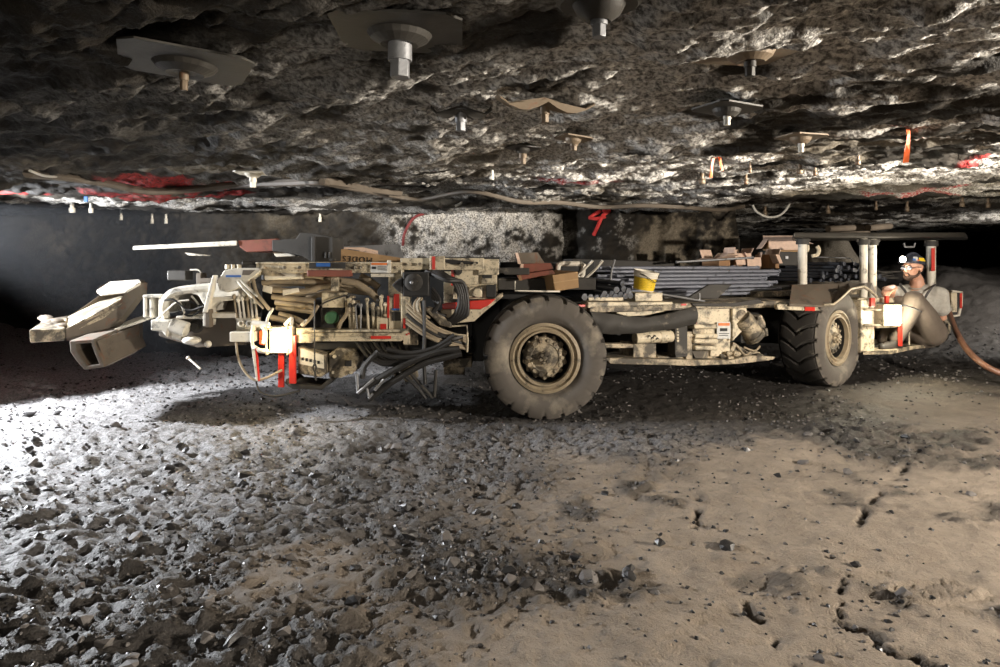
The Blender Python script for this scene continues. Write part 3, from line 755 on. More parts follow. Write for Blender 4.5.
# loops to the right of the control box
for k in range(5):
    b = MB(); b.tube([PL.p(426,275-k, .0), PL.p(440+k*2,272+k*2,-.04-.02*k), PL.p(455+k*2.2,283,-.05), PL.p(460+k*2,302+k*2,-.05), PL.p(452+k*2.5,318,-.03), PL.p(440,320+k*2,.02)], .015)
    part(b, 'hose', BLKH, bevel=0)
for k in range(4):
    b = MB(); b.tube([PL.p(432,288+k*3, .0), PL.p(440-k,300+k*2,-.02), PL.p(436-k,312,-.02), PL.p(446,316+k,.0)], .012); part(b, 'hose', BLKH, bevel=0)
for k in range(6):
    b = MB(); b.tube([PL.p(407,301+k*4.2,-.03), PL.p(420,313+k*3.6,-.05), PL.p(438,327+k*2.6,-.05), PL.p(466,338+k*2.2,.02)], .012 if k % 2 else .009)
    part(b, 'hose', TANH if k != 3 else BLKH, bevel=0)
for k in range(3):
    b = MB(); b.tube([PL.p(418+k*2,298,.0), PL.p(415+k*2.5,305,-.05), PL.p(417+k*3,313,-.04), PL.p(424+k*3,318,.0)], .009); part(b, 'hose', WHITEP if k == 1 else TANH, bevel=0)
b = MB(); b.prism(PL, [(424,308),(430,307),(452,322),(452,328),(440,325)], .10, -.03); part(b, 'tan_housing', CREAMD, bevel=.012)
b = MB(); b.tube([PL.p(430,322,-.02), PL.p(440,333,-.04), PL.p(452,338,-.03), PL.p(462,336,.0)], .020); part(b, 'hose', BLKH, bevel=0)
b = MB(); b.tube([PL.p(452,326,-.02), PL.p(467,325,-.03), PL.p(468,340,-.03), PL.p(467,352,.02)], .007, smooth_pts=False); b.tube([PL.p(452,334,-.02), PL.p(468,335,-.03)], .006); part(b, 'hose_cage', CREAM, bevel=0)

# ---- F: engine side -----------------------------------------------------------------
b = MB(); b.pb(PL, 452, 267, 497, 300, .25, .10); b.pb(PL, 440, 272, 452, 330, .04, .3)
en = part(b, 'engine_cover', CREAM, bevel=.006)
b = MB(); b.pb(PL, 454, 268, 478, 285, .03, .06); part(b, 'cover_plate', CREAM, en)
b = MB(); b.pb(PL, 450.5, 268, 453.5, 286, .03, .055); part(b, 'red_edge_strip', RED, en, .003)
b = MB(); b.lathe(PL.p(457.5,271,.06), (0,-1,0), [(.030,0),(.030,.015),(.016,.017),(.016,.035)], 16); part(b, 'hub_boss', DARKST, en, 0); b = MB(); b.lathe(PL.p(457.5,290,.08), (0,-1,0), [(.030,0),(.030,.02),(.016,.022),(.016,.035)], 16)
part(b, 'hub_boss', DARKST, en, 0)
b = MB(); b.pb(PL, 468, 287, 482, 298, .08, .04); b.lathe(PL.p(477,293,.04), (0,-1,0), [(.034,0),(.034,.02),(.012,.022)], 18); part(b, 'hinge_block', CREAM, en, .008)
b = MB(); b.pb(PL, 478, 259, 499, 275, .1, .03); b.pb(PL, 481, 278, 497, 284, .05, .05); part(b, 'bracket_block', CREAM, en)
b = MB(); b.pb(PL, 486, 285, 496, 298, .04, .05); b.pb(PL, 482, 275, 492, 279, .04, .05); part(b, 'cover_recess', BLACKST, en)
b = MB(); b.prism(PL, [(442,304),(496,299),(488,306),(480,309.5),(442,309.5)], .06, .03); part(b, 'red_beam', RED, bevel=.005, label='red painted beam')
b = MB(); b.prism(PL, [(440,310),(480,310),(497,296),(503,293),(503,297),(485,312),(474,322),(455,324),(440,322)], .1, .05); part(b, 'fender_edge', CREAM)
b = MB(); b.pb(PL, 444, 257, 500, 262, .5, .08); b.pb(PL, 500, 262, 610, 300, .03, .75); b.prism(PL, [(472,300),(500,290),(600,300),(612,345),(600,360),(470,360)], .03, .62); part(b, 'wheel_arch', BLACKST)
b = MB(); b.pb(PL, 440, 363, 470, 373, .3, .25); b.cyl(PL.p(440,376,.35), PL.p(462,376,.35), .05, 14); part(b, 'axle_housing', CREAMD)
b = MB(); b.prism(PL, [(444,259),(478,262),(478,264),(452,264.5),(444,262)], .03, -.0); part(b, 'rubber_flap', BLACKST)
b = MB(); b.tube([PL.p(515,281,.0), PL.p(515,291,.0), PL.p(560,291.5,.0)], .007, 6, smooth_pts=False); part(b, 'retaining_rod', WHITEP, bevel=0)
b = MB(); b.prism(PL, [(497,268),(530,268),(530,275),(505,275)], .4, .08); b.pb(PL, 498, 279, 600, 291, .5, .2); part(b, 'deck_support', DARKST)

# ---- wheels --------------------------------------------------------------------------
def wheel(center, R, width, rotz):
    Rm = Matrix.Rotation(rotz, 3, 'Z'); c = Vector(center)
    def T(p): return c+Rm @ Vector(p)
    nth = 300
    hw = width
    rim_r = R*.53
    prof = [(rim_r, .055), (R*.60, .012), (R*.70, -.012), (R*.82, -.008), (R*.905, .004), (R*.958, .022)]
    b = MB(); rings = []
    for j, (r, d) in enumerate(prof):
        ring = []
        for i in range(nth):
            a = 2*math.pi*i/nth; rr = r; dd = d
            ph = (a*20/(2*math.pi)+.55+.12*math.sin(0)) % 1.0; g = min(1, max(0, 1-abs(ph-.5)/.12)*1.8)
            if j == len(prof)-1: rr -= .034*g; dd += .02*g
            if j == len(prof)-2: dd += .010*g
            ring.append(T((rr*math.cos(a), dd, rr*math.sin(a))))
        rings.append(ring)
    b.m = 0; b.loft(rings, cap=False, smooth=True)
    nw = 40; rings = []; NB = 20
    for j in range(nw+1):
        w = j/nw; d = .028+(hw-.056)*w
        ring = []
        for i in range(nth):
            a = 2*math.pi*i/nth
            zig = (.55*abs(w-.5)*2+.12*math.sin(w*9)*(1-abs(2*w-1)))
            ph = (a*NB/(2*math.pi)+zig) % 1.0
            g = min(1, max(0, 1-abs(ph-.5)/.12)*1.8)
            ew = .10
            edge = 1.0 if w < ew or w > 1-ew else .78
            crown = R-.012*(2*w-1)**4-.004
            sh = (.026 if j == 0 or j == nw else 0)
            lug = .036*g*edge
            ring.append(T(((crown-lug-sh)*math.cos(a), d, (crown-lug-sh)*math.sin(a))))
        rings.append(ring)
    b.m = 1; b.loft(rings, cap=False, smooth=False)
    b.m = 0; b.loft([[T((r*math.cos(2*math.pi*i/nth), hw-d, r*math.sin(2*math.pi*i/nth))) for i in range(nth)] for r, d in reversed(prof)], cap=False, smooth=True)
    t = b.build('tyre', [TYRE, TREADM], M_)
    ax = Rm @ Vector((0, 1, 0))
    b = MB()
    b.lathe(T((0,0,0)), ax, [(rim_r+.006,.055),(rim_r+.012,.020),(rim_r-.010,.012),(rim_r-.022,.030),(rim_r-.032,.030),(rim_r-.040,.014),(rim_r-.052,.016),(rim_r-.058,.05)], 64, cap=False)
    b.m = 1
    b.lathe(T((0,0,0)), ax, [(rim_r-.058,.05),(rim_r-.064,.20),(rim_r-.075,.27),(.05,.27)], 64, cap=False)  # deep rim well in black: its shade is put into the material
    b.m = 0
    b.lathe(T((0,0,0)), ax, [(rim_r+.006,hw-.05),(rim_r-.02,hw-.02),(rim_r-.06,hw-.1),(.03,hw-.12)], 32, cap=False)
    b.build('wheel_rim', [RIMM, BLACKST], t)
    b = MB(); hr = R*.315
    b.lathe(T((0,0,0)), ax, [(hr*1.04,.26),(hr*1.04,.085),(hr*.97,.07),(hr*.72,.058),(hr*.66,.064),(hr*.36,.055),(hr*.33,.035),(hr*.16,.030),(hr*.02,.030)], 36, cap=True)
    hub = part(b, 'wheel_hub', CREAMD, t, 0)
    for k in range(14):
        a = 2*math.pi*k/14; p = T((hr*.86*math.cos(a), .075, hr*.86*math.sin(a)))
        b.__init__()
        b.cyl(p, p-ax*.022, .015, 6); q = T((hr*1.03*math.cos(a+.2), .10, hr*1.03*math.sin(a+.2)))
        b.ball(q, .020, (1,1,1), 7, 5)
        if k == 0: acc = MB()
        acc.add(b.v, b.f)
    part(acc, 'wheel_nuts', CREAMD, t, .002)
    b = MB()
    for k in range(6):
        a = 2*math.pi*k/6+.3; b.cyl(T((hr*.22*math.cos(a), .04, hr*.22*math.sin(a))), T((hr*.22*math.cos(a), .012, hr*.22*math.sin(a))), .012, 6)
    b.lathe(T((0,.032,0)), -ax, [(hr*.12,0),(hr*.12,.02),(hr*.05,.024)], 14)
    part(b, 'hub_cap', CREAMD, t, 0)
    return t
s46 = 4.6/FPX
wheel((( 545.5-500)*s46, 4.6, H-(358.8-HY)*s46), 64*s46, .40, math.radians(0))
wheel((2.985, 5.84, .432), .440, .36, math.radians(38))

# ---- H: middle chassis ---------------------------------------------------------------
b = MB(); b.pb(PC, 588, 302, 673, 308, .12, 0); b.pb(PC, 675, 303.5, 744, 308.5, .12, 0); b.pb(PC, 590, 297.5, 625, 301, .10, .02)
b.pb(PC, 586, 307, 608, 313, .06, .05); b.prism(PC, [(620,308),(672,308),(668,312),(650,316),(632,317),(620,314)], .08, .05)
mr = part(b, 'deck_rail', CREAM, bevel=.005)
sign(PC, [(681,303.6,686,305.6,RED,'red_tape')], mr, '', -.005)
b = MB(); b.pb(PC, 578, 304.5, 585, 307, .02, -.005); part(b, 'red_marker', RED, mr, .002)
b = MB(); b.pb(PC, 637, 293, 665, 301.5, .25, .03); part(b, 'deck_block', CREAM, bevel=.006)
b = MB()
topp = [(588,311),(605,313),(625,316),(645,317),(660,315),(675,311),(694,306)]; bot = [(694,324),(675,328),(655,331),(635,333),(610,334),(596,333),(590,326)]
nA = len(topp)
def ic(P_, t):
    t = t*(len(P_)-1); i = min(int(t), len(P_)-2); u = t-i; return (P_[i][0]+(P_[i+1][0]-P_[i][0])*u, P_[i][1]+(P_[i+1][1]-P_[i][1])*u)
botr = bot[::-1]; rings = []
for i in range(25):
    ta = ic(topp, i/24); tb = ic(botr, i/24); ring = []
    for j in range(7):
        u = j/6; ring.append(PC.p(ta[0]+(tb[0]-ta[0])*u, ta[1]+(tb[1]-ta[1])*u, -.03-.03*math.sin(math.pi*u)+.012*math.sin(i*.9)))
    rings.append(ring+[p+PC.n*.025 for p in ring[::-1]])
b.loft(rings, smooth=True)
part(b, 'rubber_apron', DARKST, bevel=.004, label='sagging dark rubber apron')
b = MB(); b.cyl(PC.p(636,338.5,.02), PC.p(673,336.5,.02), .044, 20); b.cyl(PC.p(660,337.2,.02), PC.p(668,336.8,.02), .048, 20); b.cyl(PC.p(672,336.5,.02), PC.p(700,335,.02), .022, 12)
cyl = part(b, 'hydraulic_cylinder', CREAM, bevel=.005)
b = MB()
for k, (x, y) in enumerate(((647,335),(650,337),(652.5,335),(655,337.5))): b.tube([PC.p(x-1, y+2, -.026), PC.p(x, y, -.028), PC.p(x+1.5, y+1, -.026)], .004, 5)
part(b, 'black_marking', INK, cyl, 0)
b = MB(); b.pb(PC, 673.5, 325, 686, 356, .10, -.02); b.prism(PC, [(673.5,354),(686,354),(685,356.5),(674,357)], .12, -.025)
cb = part(b, 'cable_guide_box', DARKST)
b = MB()
for k in range(5): b.pb(PC, 675, 327.5+k*3, 677, 329.5+k*3, .006, -.026)
part(b, 'guide_bolts', CREAM, cb, 0)
b = MB(); b.pb(PC, 637, 344, 660, 361, .2, .05); b.pb(PC, 600, 344.5, 637, 349, .08, .05); b.pb(PC, 660, 357, 690, 362, .2, .03); b.prism(PC, [(686,332),(692,331),(693,362),(686,362)], .15, .0)
part(b, 'frame_block', CREAMD)
b = MB(); b.prism(PC, [(695,308.5),(744,308),(745,324),(733,338),(722,340),(712,340),(695,332)], .14, .01); b.pb(PC, 713, 338, 733, 357, .14, .03)
mp = part(b, 'main_frame_panel', CREAM, bevel=.006)
b = MB(); b.prism(PC, [(731,308.5),(745,307.5),(746,325),(731,341)], .03, -.02); part(b, 'corner_plate', CREAM, mp)
b = MB(); b.lathe(PC.p(739.5,315,-.02), -PC.n, [(.045,0),(.045,.006),(.038,.006),(.038,.001)], 24); part(b, 'lifting_eye', CREAMD, mp, 0)
b = MB()
for k, y in enumerate((324, 333.5, 338.5, 345.5)):
    b.pb(PC, 692+(k % 2), y, 716, y+4.6, .12, -.03)
part(b, 'cooling_fins', CREAM, mp, .012)
b = MB(); b.pb(PC, 692, 329, 704, 334, .06, -.01); b.pb(PC, 700, 341, 716, 345, .04, .0); part(b, 'fin_core', CREAMD, mp)
sign(PC, [(716,322,729.5,338.5,LABELW,'warning_label')], mp, '', -.012)
sign(PC, [(717.2,322.8,728.4,325.6,LABELO,'warning_band'),(719,328,726,331,INK,'warning_pictogram'),(718,333,728,333.6,INK,'warning_text'),(718,335,727,335.6,INK,'warning_text')], mp, '', -.016)
b = MB()
for k in range(9): b.pb(PC, 696.3, 309+k*2.1, 697.2, 310.2+k*2.1, .004, .004)
part(b, 'red_dotted_stripe', RED, mp, 0)
b = MB(); b.prism(PC, [(600,357),(690,359),(728,359),(745,355),(771,356),(769,359),(735,363),(690,365),(608,363)], .6, -.05); part(b, 'base_plate', CREAMD)
b = MB(); b.pb(PC, 692, 348, 713, 358, .3, .08); b.pb(PC, 595, 335, 640, 360, .03, .4); b.pb(PC, 640, 308, 770, 358, .03, .45); part(b, 'chassis_core', BLACKST)
b = MB(); b.prism(PC, [(690,340),(712,352),(735,350),(738,343),(752,352),(764,355),(770,357),(700,360)], .1, .05)
for k in range(26):
    b.ball(PC.p(712+R_.random()*54, 353+R_.random()*5, -.02+R_.random()*.2), .016+.02*R_.random(), (1.3,1,.7), 6, 4)
part(b, 'spilled_dirt', CREAMD, bevel=0)
b = MB(); a0 = PC.p(742,319,.0); a1 = PC.p(760,344,.0); axd = (a1-a0).normalized()
b.lathe(a0, axd, [(.03,-.02),(.078,-.018),(.078,.0),(.084,.002),(.084,.05),(.078,.052),(.078,.16),(.086,.162),(.086,.195),(.076,.205),(.03,.206)], 28)
mt = part(b, 'drive_motor', CREAMD, bevel=.004)
b = MB(); b.prism(PC, [(750,316),(764,315),(768,324),(766,334),(758,330)], .12, .02); b.cyl(PC.p(757,318,0), PC.p(757,318,-.03), .02, 8); b.cyl(PC.p(765,328,0), PC.p(766,336,0), .02, 8); part(b, 'motor_bracket', CREAMD, mt, .008)
b = MB(); b.tube([PC.p(742,347,-.02), PC.p(750,350,-.05), PC.p(757,346,-.03)], .008); b.tube([PC.p(735,346,-.02), PC.p(741,354,-.05), PC.p(748,351,-.03)], .007); part(b, 'hose', TANH, mt, 0)

# ---- deck and rear fender ------------------------------------------------------------
b = MB()
def deck(pts, th): b.loft([[Vector(p) for p in pts], [Vector(p)-Vector((0,0,th)) for p in pts]])
zd = .785
deck([(*PC.p(590,300).xy, zd), (*PC.p(770,303).xy, zd), (*PR.p(800,303).xy, zd), (*(PR.p(800,303)+PR.n*1.75).xy, zd), (*(PC.p(770,303)+PC.n*1.7).xy, zd), (*(PC.p(590,300)+PC.n*1.55).xy, zd)], .05)
dk = part(b, 'deck_plate', CREAMD, bevel=.004)
b = MB()
deck([(*(PR.p(800,303)+PR.n*.42).xy, zd+.05), (*(PR.p(905,303)+PR.n*.30).xy, zd+.05), (*(PR.p(905,303)+PR.n*1.5).xy, zd+.05), (*(PR.p(800,303)+PR.n*1.7).xy, zd+.05)], .05)
part(b, 'rear_deck_plate', CREAMD, dk, .004)
b = MB(); pg = [(690,303),(730,303),(757,299),(763,303),(733,306.5),(692,306)]
b.prism(PC, pg, .02, -.02)
b.pb(PC, 668, 297, 690, 299, .2, .05); b.prism(PC, [(700,299),(722,285),(745,285),(730,300)], .03, .15)
part(b, 'deck_scrap_plate', DARKST, dk)
b = MB(); b.tube([PC.p(663,294,.05), PC.p(690,299,-.02), PC.p(702,301,-.03)], .008); b.cyl(PC.p(697,300,-.03), PC.p(697,293,-.03), .008); part(b, 'tie_rod', STEEL, dk, 0)
# back frame rising behind the deck
b = MB(); pb_ = PC
b.loft([[PC.p(650,258,1.3), PC.p(770,262,1.3), PC.p(770,290,1.3), PC.p(650,290,1.3)], [PC.p(650,258,1.5), PC.p(770,262,1.5), PC.p(770,290,1.5), PC.p(650,290,1.5)]])
part(b, 'back_rail', DARKST, dk)

b = MB()
edge = [(762,303.5),(800,303.5),(806,309.5),(796,309.8),(763,308.5)]
b.prism(PR, edge, .03, -.14); ds = part(b, 'fender_strip', CREAM)
b = MB(); b.pb(PR, 789, 303.6, 799, 309.8, .006, -.147); part(b, 'red_reflector', RED, ds, 0)
b = MB()
fen = [(772,303),(806,304),(816,303.5),(823,298),(833,288.5),(846,286),(852,289.5),(859,296)]
def fz_(x): return 1.35 if x < 800 else 1.0
top = [PR.p(x, y, -.16) for x, y in fen]
bk = [p+Vector((.24,.50,0)) for p in top]
for p in bk: p.z = max(p.z, .905)
b.loft([top, bk, [p-Vector((0,0,.018)) for p in bk], [p-Vector((0,0,.018)) for p in top]], closed=False, cap=False)
b.add(top[::-1]+[p-Vector((0,0,.018)) for p in top], [])
for i in range(len(top)-1):
    b.add([top[i], top[i+1], top[i+1]-Vector((0,0,.018)), top[i]-Vector((0,0,.018))], [(0,1,2,3)])
part(b, 'fender', BROWN, bevel=0, label='dirt-covered fender over the rear tyre')
b = MB(); b.tube([PR.p(x, y-.3, -.162) for x, y in fen[1:]], .008, 6, smooth_pts=False); part(b, 'fender_rim', CREAM, bevel=0)

# ---- cab end ---------------------------------------------------------------------------
b = MB(); b.pb(PR, 861, 300, 874.5, 353, .12, .0); b.pb(PR, 861, 298, 900, 303, .1, .05)
cp = part(b, 'cab_side_panel', CREAM, bevel=.006)
b = MB()
for y in (309.5, 325): b.cyl(PR.p(862,y,-.02), PR.p(895,y,-.05), .011, 8)
part(b, 'cab_guard_bar', CREAM, cp, 0)
b = MB(); b.pb(PR, 869, 298, 873, 306.5, .02, -.02); b.pb(PR, 884, 296, 887, 303, .02, -.02); part(b, 'red_reflector', RED, cp, .002)
b = MB(); b.pb(PR, 877, 304, 895, 325.5, .09, -.06); la = part(b, 'cab_lamp', CREAM, bevel=.006)
b = MB(); b.pb(PR, 878.2, 305.2, 893.8, 323, .012, -.072); part(b, 'lamp_lens', LAMP, la, .004, 'glowing lens')
b = MB(); b.pb(PR, 893.5, 320, 896, 345.5, .02, -.06); part(b, 'red_post', RED, cp, .002); b = MB(); b.pb(PR, 906.5, 312, 908.5, 323, .02, .0); part(b, 'red_post', RED, cp, .002)
b = MB(); b.cyl(PR.p(909,323,.0), PR.p(909,345,.0), .008, 8); b.tube([PR.p(894,310,-.03), PR.p(900,308,-.02), PR.p(908,309,.0)], .008); b.tube([PR.p(874,327,-.02), PR.p(897,326,-.02), PR.p(908,323,.0)], .009); part(b, 'cab_front_bar', CREAM, cp, 0)
b = MB(); fl0 = [PR.p(861,351,-.02), PR.p(885,350,-.06), PR.p(912,345.5,-.03), PR.p(945,344,.05)]
b.loft([fl0, [p+PR.n*1.0 for p in fl0], [p+PR.n*1.0-Vector((0,0,.03)) for p in fl0], [p-Vector((0,0,.03)) for p in fl0]], closed=False, cap=False, )
for i in range(3): b.add([fl0[i], fl0[i+1], fl0[i+1]-Vector((0,0,.03)), fl0[i]-Vector((0,0,.03))], [(0,1,2,3)])
part(b, 'cab_floor', CREAMD, bevel=0)
b = MB(); b.prism(PR, [(925,335),(947,333),(948,343),(926,345)], .5, .28); part(b, 'cab_seat', BLACKST, bevel=.02)
PT = Plane(7.02)
b = MB(); b.prism(PT, [(944,312),(947,290),(952,291),(951,333),(945,336)], .3); part(b, 'seat_back', CREAMD, bevel=.01)
b = MB()
for k in range(5):
    b.tube([PR.p(926+k*2,346,.12), PR.p(932+k*2,340-k*2,.08), PR.p(944,334+k*3,.1), PR.p(960,329-k,.12)], .012)
b.ball(PR.p(944,343,.08), .05); b.ball(PR.p(952,338,.12), .07, (1.2,1,.8)); b.ball(PR.p(950,330,.12), .04); part(b, 'hydraulic_cluster', BLKH, bevel=0)
b = MB(); b.pb(PT, 950, 291, 956, 312, .06, -.02); rb = part(b, 'tail_light_box', CREAM, bevel=.006)
b = MB(); b.tube([PT.p(949,291,-.04), PT.p(959,292,-.04), PT.p(958.5,305,-.04), PT.p(956,315,-.04), PT.p(950,316,-.04)], .014, 7, smooth_pts=False); part(b, 'tail_light_guard', WHITEP, rb, 0)
b = MB(); b.pb(PT, 956.2, 293, 958.2, 308, .01, -.06); part(b, 'red_reflector', RED, rb, 0)
# blue and white control pack in front of the knee
b = MB(); b.prism(PR, [(895,312),(901,307),(907,309),(906,321),(896,324)], .10, .04); ck = part(b, 'control_pack', LABELW, bevel=.01)
b = MB(); b.prism(PR, [(900,311),(906.5,309),(906,319),(901,321)], .006, .03); part(b, 'blue_panel', LABELB, ck, 0, 'blue panel')

# ---- canopy over the cab -------------------------------------------------------------
b = MB()
cz = H+.215
c0 = Vector((2.62, 5.95, cz)); c1 = Vector((4.78, 6.85, cz+.04)); cn = Vector((-(c1-c0).y, (c1-c0).x, 0)).normalized()
cb0 = c0+Vector((.38,.9,0)); cb1 = c1+Vector((.62,.85,0))
b.loft([[c0, c1, cb1, cb0], [p+Vector((0,0,.05)) for p in (c0, c1, cb1, cb0)]])
cnp = part(b, 'cab_canopy', DPLATE, bevel=.012, label='flat steel canopy on posts over the cab')
def cpost(px, Y, y0, y1, r, mat):
    b = MB(); x = (px-500)/FPX*Y; z0 = H-(y1-HY)*Y/FPX
    b.cyl((x, Y, z0-.06), (x, Y, cz+.01), r, 16); o = part(b, 'canopy_post', mat, cnp, .003)
    b = MB(); b.cyl((x, Y, cz-.05), (x, Y, cz+.005), r*1.45, 12); b.cyl((x-.06, Y, cz-.02), (x-.06, Y, cz+.01), .014, 6); b.cyl((x+.06, Y, cz-.02), (x+.06, Y, cz+.01), .014, 6)
    part(b, 'post_flange', DARKST, cnp, .003)
    return x
cpost(802.5, 6.25, 246, 300, .040, WHITEP)
cpost(863.5, 6.45, 246, 300, .036, WHITEP)
cpost(872.5, 6.55, 246, 300, .036, WHITEP)
x = cpost(931, 7.0, 245, 335, .045, WHITEP)
b = MB(); p7 = Plane(6.94); b.pb(p7, 931.5, 248, 935, 271, .006, -.0); part(b, 'red_reflector', RED, cnp, 0)
b = MB(); p64 = Plane(6.35); b.tube([p64.p(817,246), p64.p(819,250), p64.p(817,255), p64.p(812,256)], .018, 7); b.tube([p64.p(808,245), p64.p(808,250), p64.p(806,252)], .012, 7); part(b, 'canopy_hook', CREAM, cnp, 0)
b = MB(); p68 = Plane(6.7); b.tube([p68.p(904,243), p68.p(905,247), p68.p(914,247), p68.p(915,243)], .010, 7, smooth_pts=False); part(b, 'canopy_staple', STEEL, cnp, 0)
# understructure that carries the load and the posts
b = MB()
b.loft([[PR.p(795,290,.55), PR.p(880,285,.55), PR.p(880,350,.55), PR.p(795,350,.55)], [PR.p(795,290,1.5), PR.p(880,285,1.4), PR.p(880,350,1.4), PR.p(795,350,1.5)]])
part(b, 'rear_chassis', BLACKST)
# ================================================================ things on the machine
# ---- steel rods ------------------------------------------------------------------
rr = random.Random(5)
def rod_mesh(name, L, r, mat, head=True):
    b = MB(); b.cyl((-L/2,0,0), (L/2,0,0), r, 9)
    if head: b.cyl((L/2,0,0), (L/2+.018,0,0), r*1.5, 6); b.cyl((-L/2,0,0), (-L/2-.01,0,0), r*1.15, 8)
    return b
protos = {}
def rod(kind, pos, yaw, pitch, label, group, L=1.3, r=.0125, mat=None):
    key = (kind, L, r, mat.name)
    if key not in protos:
        o = rod_mesh('steel_rod', L, r, mat).build('steel_rod', mat); protos[key] = o; first = True
    else:
        o = protos[key].copy(); COL.objects.link(o)
    o.location = pos; o.rotation_euler = (0, pitch, yaw); o['_o'] = (0,0,0)
    return tag(o, label, 'steel rod', group)
t = PR.t; n = PR.n
yaw0 = math.atan2(PC.b+.06, 1)
# long pile, tops catching the light, ends showing on the right
base = PC.p(735, 290, .55); base.z = .80
lay = 0; cnt = 0
for layer in range(8):
    m = 11-layer
    for j in range(m):
        off = (j-(m-1)/2)*.058+rr.uniform(-.012,.012)
        along = rr.uniform(-.28, .22)+.22
        p = base+PC.n*(off+.30)+PC.t*along; p.z = .80+.014+layer*.033+rr.uniform(0,.006)
        rod('long', p, yaw0+rr.uniform(-.028,.028), rr.uniform(-.006,.004), 'blue-grey steel rod in the long pile beside the yellow bucket', 'steel rods in the long pile on the deck', 1.45, .0135, RODM)
# shorter rods and couplings heaped over the rear fender, ends towards the viewer
base = W(834, 288, 6.62); base.z = .84
kk = 0
for layer in range(6):
    for j in range(17-2*layer):
        u = -.44+(j+layer)*.068+rr.uniform(-.010,.010); v = rr.uniform(.10, .34)
        if layer > 2 and u > .5: continue
        p = base+PR.t*u+PR.n*v; p.z = .925+layer*.031+rr.uniform(0,.003)
        rod('short', p, math.radians(-58)+rr.uniform(-.07,.07), rr.uniform(-.02,.02), 'dark short steel rod in the heap above the rear tyre', 'short rods heaped above the rear tyre', .55, .0155, RODD)
for k in range(16):
    u = .66+.030*k*.9; v = .04+rr.uniform(0,.22)
    p = base+PR.t*u+PR.n*v; p.z = .925+.021*(k % 5)*(1-.02*k)
    rod('thin', p, math.radians(20)+rr.uniform(-.4,.4), rr.uniform(-.05,.05), 'thin dark rod lying loose in front of the seated miner', 'loose thin rods in front of the miner', .42, .010, DARKST)
# bundle stacked end-on behind the front tyre
ends = [(586,297),(592,297.5),(598,298),(604,297),(610,297),(617,297),(622,295),(627,296),(632,295.5),(618,290),(625,289),(630,291),(624,283.5),(630,293),(613,294),(606,294)]
for x, y in ends:
    a = PC.p(x, y, .04); d = (PC.n*1.0+PC.t*rr.uniform(-.25,-.05)+Vector((0,0,rr.uniform(.02,.08)))).normalized()
    L = .75; p = a+d*L/2
    rod('end', p, math.atan2(d.y, d.x)+math.pi, math.asin(d.z), 'blue-grey rod seen end-on in the bundle between front tyre and bucket', 'rods seen end-on beside the bucket', L, .0175, RODD)
o = rod('single', PC.p(788, 259.5, 1.05)+Vector((.05,-.1,.0)), yaw0-.25, -.055, 'single pale rod sticking out above the rod pile towards the canopy posts', None, .75, .011, STEEL)
for k, (x0, y0, x1, y1) in enumerate(((597,272,606,260.5),(610,271,616,260.5))):
    b = MB(); b.tube([PC.p(x0-12, y0+14, .30), PC.p(x0, y0, .24), PC.p(x1, y1, .20)], .016, 8, flat=.6)
    o = b.build('paint_stick', WHITEP, None, origin=PC.p(x0-12, y0+14, .30))
    tag(o, ('white slanting stick standing left, nearer the white pipe loop', 'white slanting stick standing right, nearer the yellow bucket')[k], 'stick')
b = MB(); b.tube([PC.p(628,291,.3), PC.p(629.5,280,.28), PC.p(631,270,.28), PC.p(634,259.5,.28)], .008, 6); o = b.build('bent_wire', STEEL, None, origin=PC.p(628,291,.3)); tag(o, 'bent grey wire standing up beside the yellow bucket', 'wire')
b = MB(); b.tube([PL.p(565,272,.55), PL.p(565.5,265,.55), PL.p(568,264,.55), PL.p(591,264,.55), PL.p(593.5,265.5,.55), PL.p(592.5,276,.55), PL.p(590,280,.55), PL.p(584,279,.55)], .021, 9, smooth_pts=False)
o = b.build('pipe_loop', WHITEP, None, origin=PL.p(580,279,.55)); tag(o, 'white bent pipe loop standing behind the small cardboard carton', 'pipe')

# ---- bucket --------------------------------------------------------------------------
bc = PC.p(655.5, 293, .17); bc.z = PC.p(650,293,.1).z+.004
bk = thing('paint_bucket', 'yellow and white plastic bucket tilted on the cream deck block', 'bucket', tuple(bc))
tilt = Matrix.Rotation(math.radians(9), 3, 'Y') @ Matrix.Rotation(math.radians(6), 3, 'X')
axb = tilt @ Vector((0,0,1)); ht = .155
def bl(prof): return [(r, d) for r, d in prof]
bc2 = bc+Vector((0,0,.006))
b = MB(); b.lathe(bc2, axb, [(.001,.004),(.076,.004),(.078,.01),(.084,.105),(.092,ht),(.098,ht),(.098,ht-.012),(.094,ht-.014),(.094,ht-.035),(.098,ht-.037),(.098,ht-.045),(.088,ht-.046)], 36, cap=False)
b.lathe(bc2, axb, [(.088,ht),(.078,.02),(.001,.02)], 36, cap=False)
b.build('bucket_body', BUCKW, bk)
b = MB(); b.lathe(bc2, axb, [(.0785,.012),(.0862,.104)], 36, cap=False); o = b.build('bucket_wrapper', YEL, bk); o['label'] = 'yellow printed wrapper'
b = MB()
u = axb.orthogonal().normalized(); w = axb.cross(u)
def onb(ang, d, r=.088): return bc2+axb*d+Vector((math.cos(ang),math.sin(ang),0))*r
for row in range(5):
    for k in range(4):
        a0 = math.radians(-128+k*20); a1 = a0+math.radians(9+5*((k+row) % 2)); r = .0800+.012*(.03+row*.014)/.1
        b.add([onb(a0, .028+row*.013, r+.002), onb(a1, .028+row*.013, r+.002), onb(a1, .031+row*.013, r+.0025), onb(a0, .031+row*.013, r+.0025)], [(0,1,2,3)])
b.build('wrapper_print', plain('faded_print', (.50,.34,.02), .5), bk)
